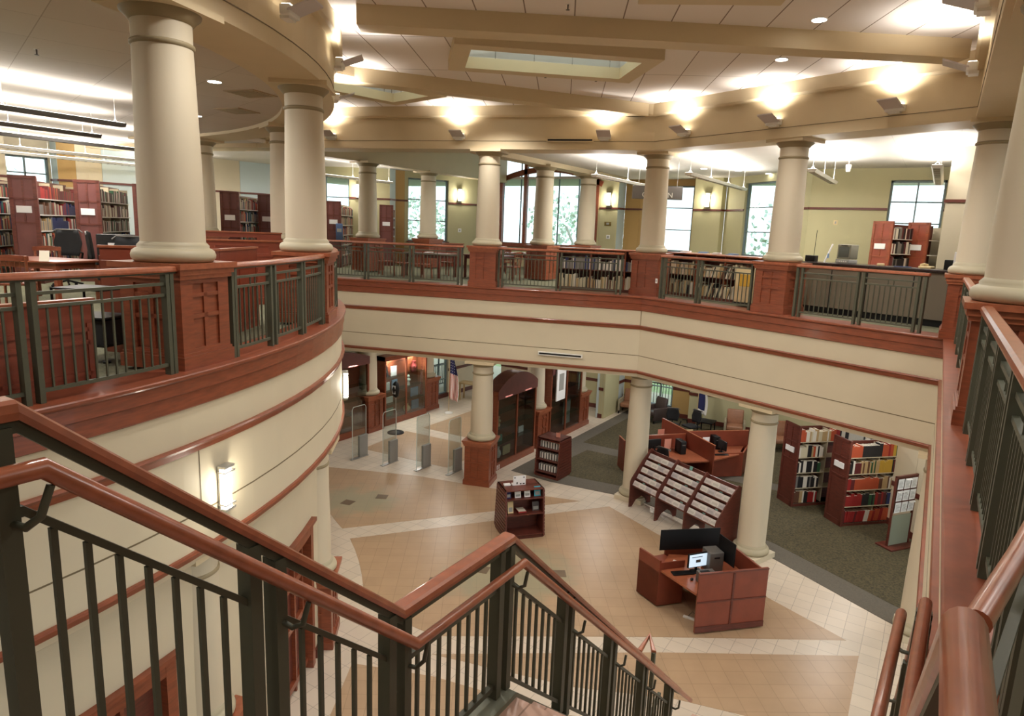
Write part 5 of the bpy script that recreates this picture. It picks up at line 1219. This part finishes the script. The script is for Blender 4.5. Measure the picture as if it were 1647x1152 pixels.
# ------------------------------------------------------------------ outdoors
struct(B().box(-70,30.2,G-.5,50,90,G-.25).box(-70,-40,G-.5,-30.2,90,G-.25).build('ground','grass')); struct(B().box(-30,26.6,G-.1,9,30,G+.02).build('terrace','columnb'))
def fence(label,P):
    t=thing('terrace_fence',label,'fence'); P=[(*p,G) for p in P]
    bar(B(),P,1.05,.05,.05).build('top_rail','black',t); bar(B(),P,.12,.04,.04).build('bottom_rail','black',t)
    L=length(P); n=int(L/.13); bl=None
    for i in range(n+1):
        v,a,_=along(P,L*i/n); 
        if bl is None: o=bl=B().cb(0,0,.6,.022,.022,.92).build('picket','black',t)
        else: o=bl.copy(); COL.objects.link(o); o.parent=t
        o.location=(v[0],v[1],G)
fence('black picket fence outside the far ground-floor windows',[(-14.6,27.4),(-7.8,27.4)]); fence('black picket fence outside the window behind the flag',[(-19.0,20.8),(-19.0,25.5)])
struct(B().box(-30,12,G-.1,-17.9,30,G+.01).build('terrace','columnb'))
tl_=[None]
def tree(label,x,y,h,r):
    t=thing('tree',label,'tree',(x,y,G-.25)); B().tube([(0,0,0),(.15,.1,h*.35),(0,.2,h*.7)],.22,10).tube([(.1,.1,h*.35),(r*.5,0,h*.7)],.10,8).tube([(.1,.1,h*.4),(-r*.5,.2,h*.72)],.09,8).build('trunk','bark',t)
    b=B()
    for c in range(34):
        a=random.uniform(0,2*PI); rr=r*math.sqrt(random.random()); cx=rr*math.cos(a); cy=rr*math.sin(a); cz_=h*.72+random.uniform(-1,1)*h*.24*math.sqrt(max(.05,1-(rr/r)**2))
        for k in range(26):
            p=Vector((random.gauss(0,1),random.gauss(0,1),random.gauss(0,.8)))*.5+Vector((cx,cy,cz_)); u=Vector((random.gauss(0,1),random.gauss(0,1),random.gauss(0,1))).normalized()*.16; v=u.cross(Vector((random.gauss(0,1),random.gauss(0,1),random.gauss(0,1)))).normalized()*.12
            b.add([p-u,p+v,p+u,p-v],[(0,1,2,3)])
    b.build('foliage','leaf',t)
tree('pale green tree outside the arched window',-19.5,40,11,3.4); tree('pale green tree outside the tall window pair',-33,38,10,3.6); tree('tree outside the far left library window',-42,17,10,4.0); tree('tree outside the window behind the service counter column',-5.5,38,10,3.2); tree('tree outside the right library window',4.5,38,8,2.6); tree('tree outside the ground-floor window behind the flag',-36,30,8,2.8)
# ------------------------------------------------------------------ camera, world, lights
cam=D.cameras.new('camera'); co=D.objects.new('camera',cam); COL.objects.link(co); bpy.context.scene.camera=co
cam.sensor_width=36; cam.lens=1085/1647*36; cam.clip_start=.03; cam.clip_end=300
A_,pt_,rl_=math.radians(31.9),.188,.0382
fw=Vector((-math.sin(A_)*math.cos(pt_),math.cos(A_)*math.cos(pt_),-math.sin(pt_))); rt=Vector((math.cos(A_),math.sin(A_),0)); up=rt.cross(fw)
r2=rt*math.cos(rl_)+up*math.sin(rl_); u2_=-rt*math.sin(rl_)+up*math.cos(rl_)
mw=Matrix(((r2.x,u2_.x,-fw.x,0),(r2.y,u2_.y,-fw.y,0),(r2.z,u2_.z,-fw.z,EYE),(0,0,0,1))); co.matrix_world=mw
wd=D.worlds.new('world'); bpy.context.scene.world=wd; wd.use_nodes=True
bg=wd.node_tree.nodes['Background']; bg.inputs[0].default_value=rgb(226,242,248); bg.inputs[1].default_value=2.2
vs=bpy.context.scene.view_settings; vs.view_transform='Standard'; vs.look='None'; vs.exposure=0.44; vs.gamma=1; vs.use_curve_mapping=False
cy=bpy.context.scene.cycles; cy.max_bounces=7; cy.diffuse_bounces=4; cy.glossy_bounces=3; cy.transmission_bounces=4; cy.transparent_max_bounces=16; cy.caustics_reflective=False; cy.caustics_refractive=False; cy.sample_clamp_indirect=4
WARM=(1,.86,.66); NEU=(1,.955,.89); COOL=(.9,.96,1)
# lower ceiling lights
for x,y,e in ((-13.8,18,60),(-13.8,22.5,50),(-8.8,20,60),(-8.5,24,50),(-4.8,19.5,60),(-4.8,23.5,50),(-1.2,17.5,60),(2,16,40),(-1,21.5,50),(3,9,40),(-20,17,20),(2.5,3,30)):
    light('AREA','downlight_lamp',(x,y,-2.16),e*.78,NEU,.5,(x,y,-6))
# library ceiling lamps, upper floor
for x,y,e in ((-13.5,3,90),(-16.5,8,90),(-20.5,9,90),(-20.5,14,90),(-20,2,90),(-13.5,-2,60),(-8.8,20,70),(-6,20,90),(-3,19.5,90),(-.5,17,60),(4,12,70),(3.5,6,60),(-14,20,60),(-19.5,17,60),(3.5,0,40)):
    light('AREA','ceiling_fill_lamp',(x,y,3.62),e,NEU,.8,(x,y,0))
# added fill lights without fixtures, over the drum, right balcony and stairs
for x,y,e in ((-8.6,1.2,60),(-8.9,4.9,50),(-11,6.5,50),(1.5,10.5,50),(1.6,5.5,45),(-.9,-2.5,20),(-4.5,-2.5,30)):
    light('AREA','ceiling_fill_lamp',(x,y,3.6),e,NEU,.6,(x,y,0))
for x,y,e in ((-1.9,11.1,170),(-2.85,13.2,120),(-9.8,14.2,130),(-5,5,190),(-2,2,110),(-8.8,10.5,170),(-4.5,9.2,150),(-1.0,6.5,120)):  # some at the modelled downlights, the rest added for ambient fill, no fixtures
    light('SPOT','atrium_downlight_fill',(x,y,4.55),e*1.6,NEU,.1,(x,y,0),spot=2.4)
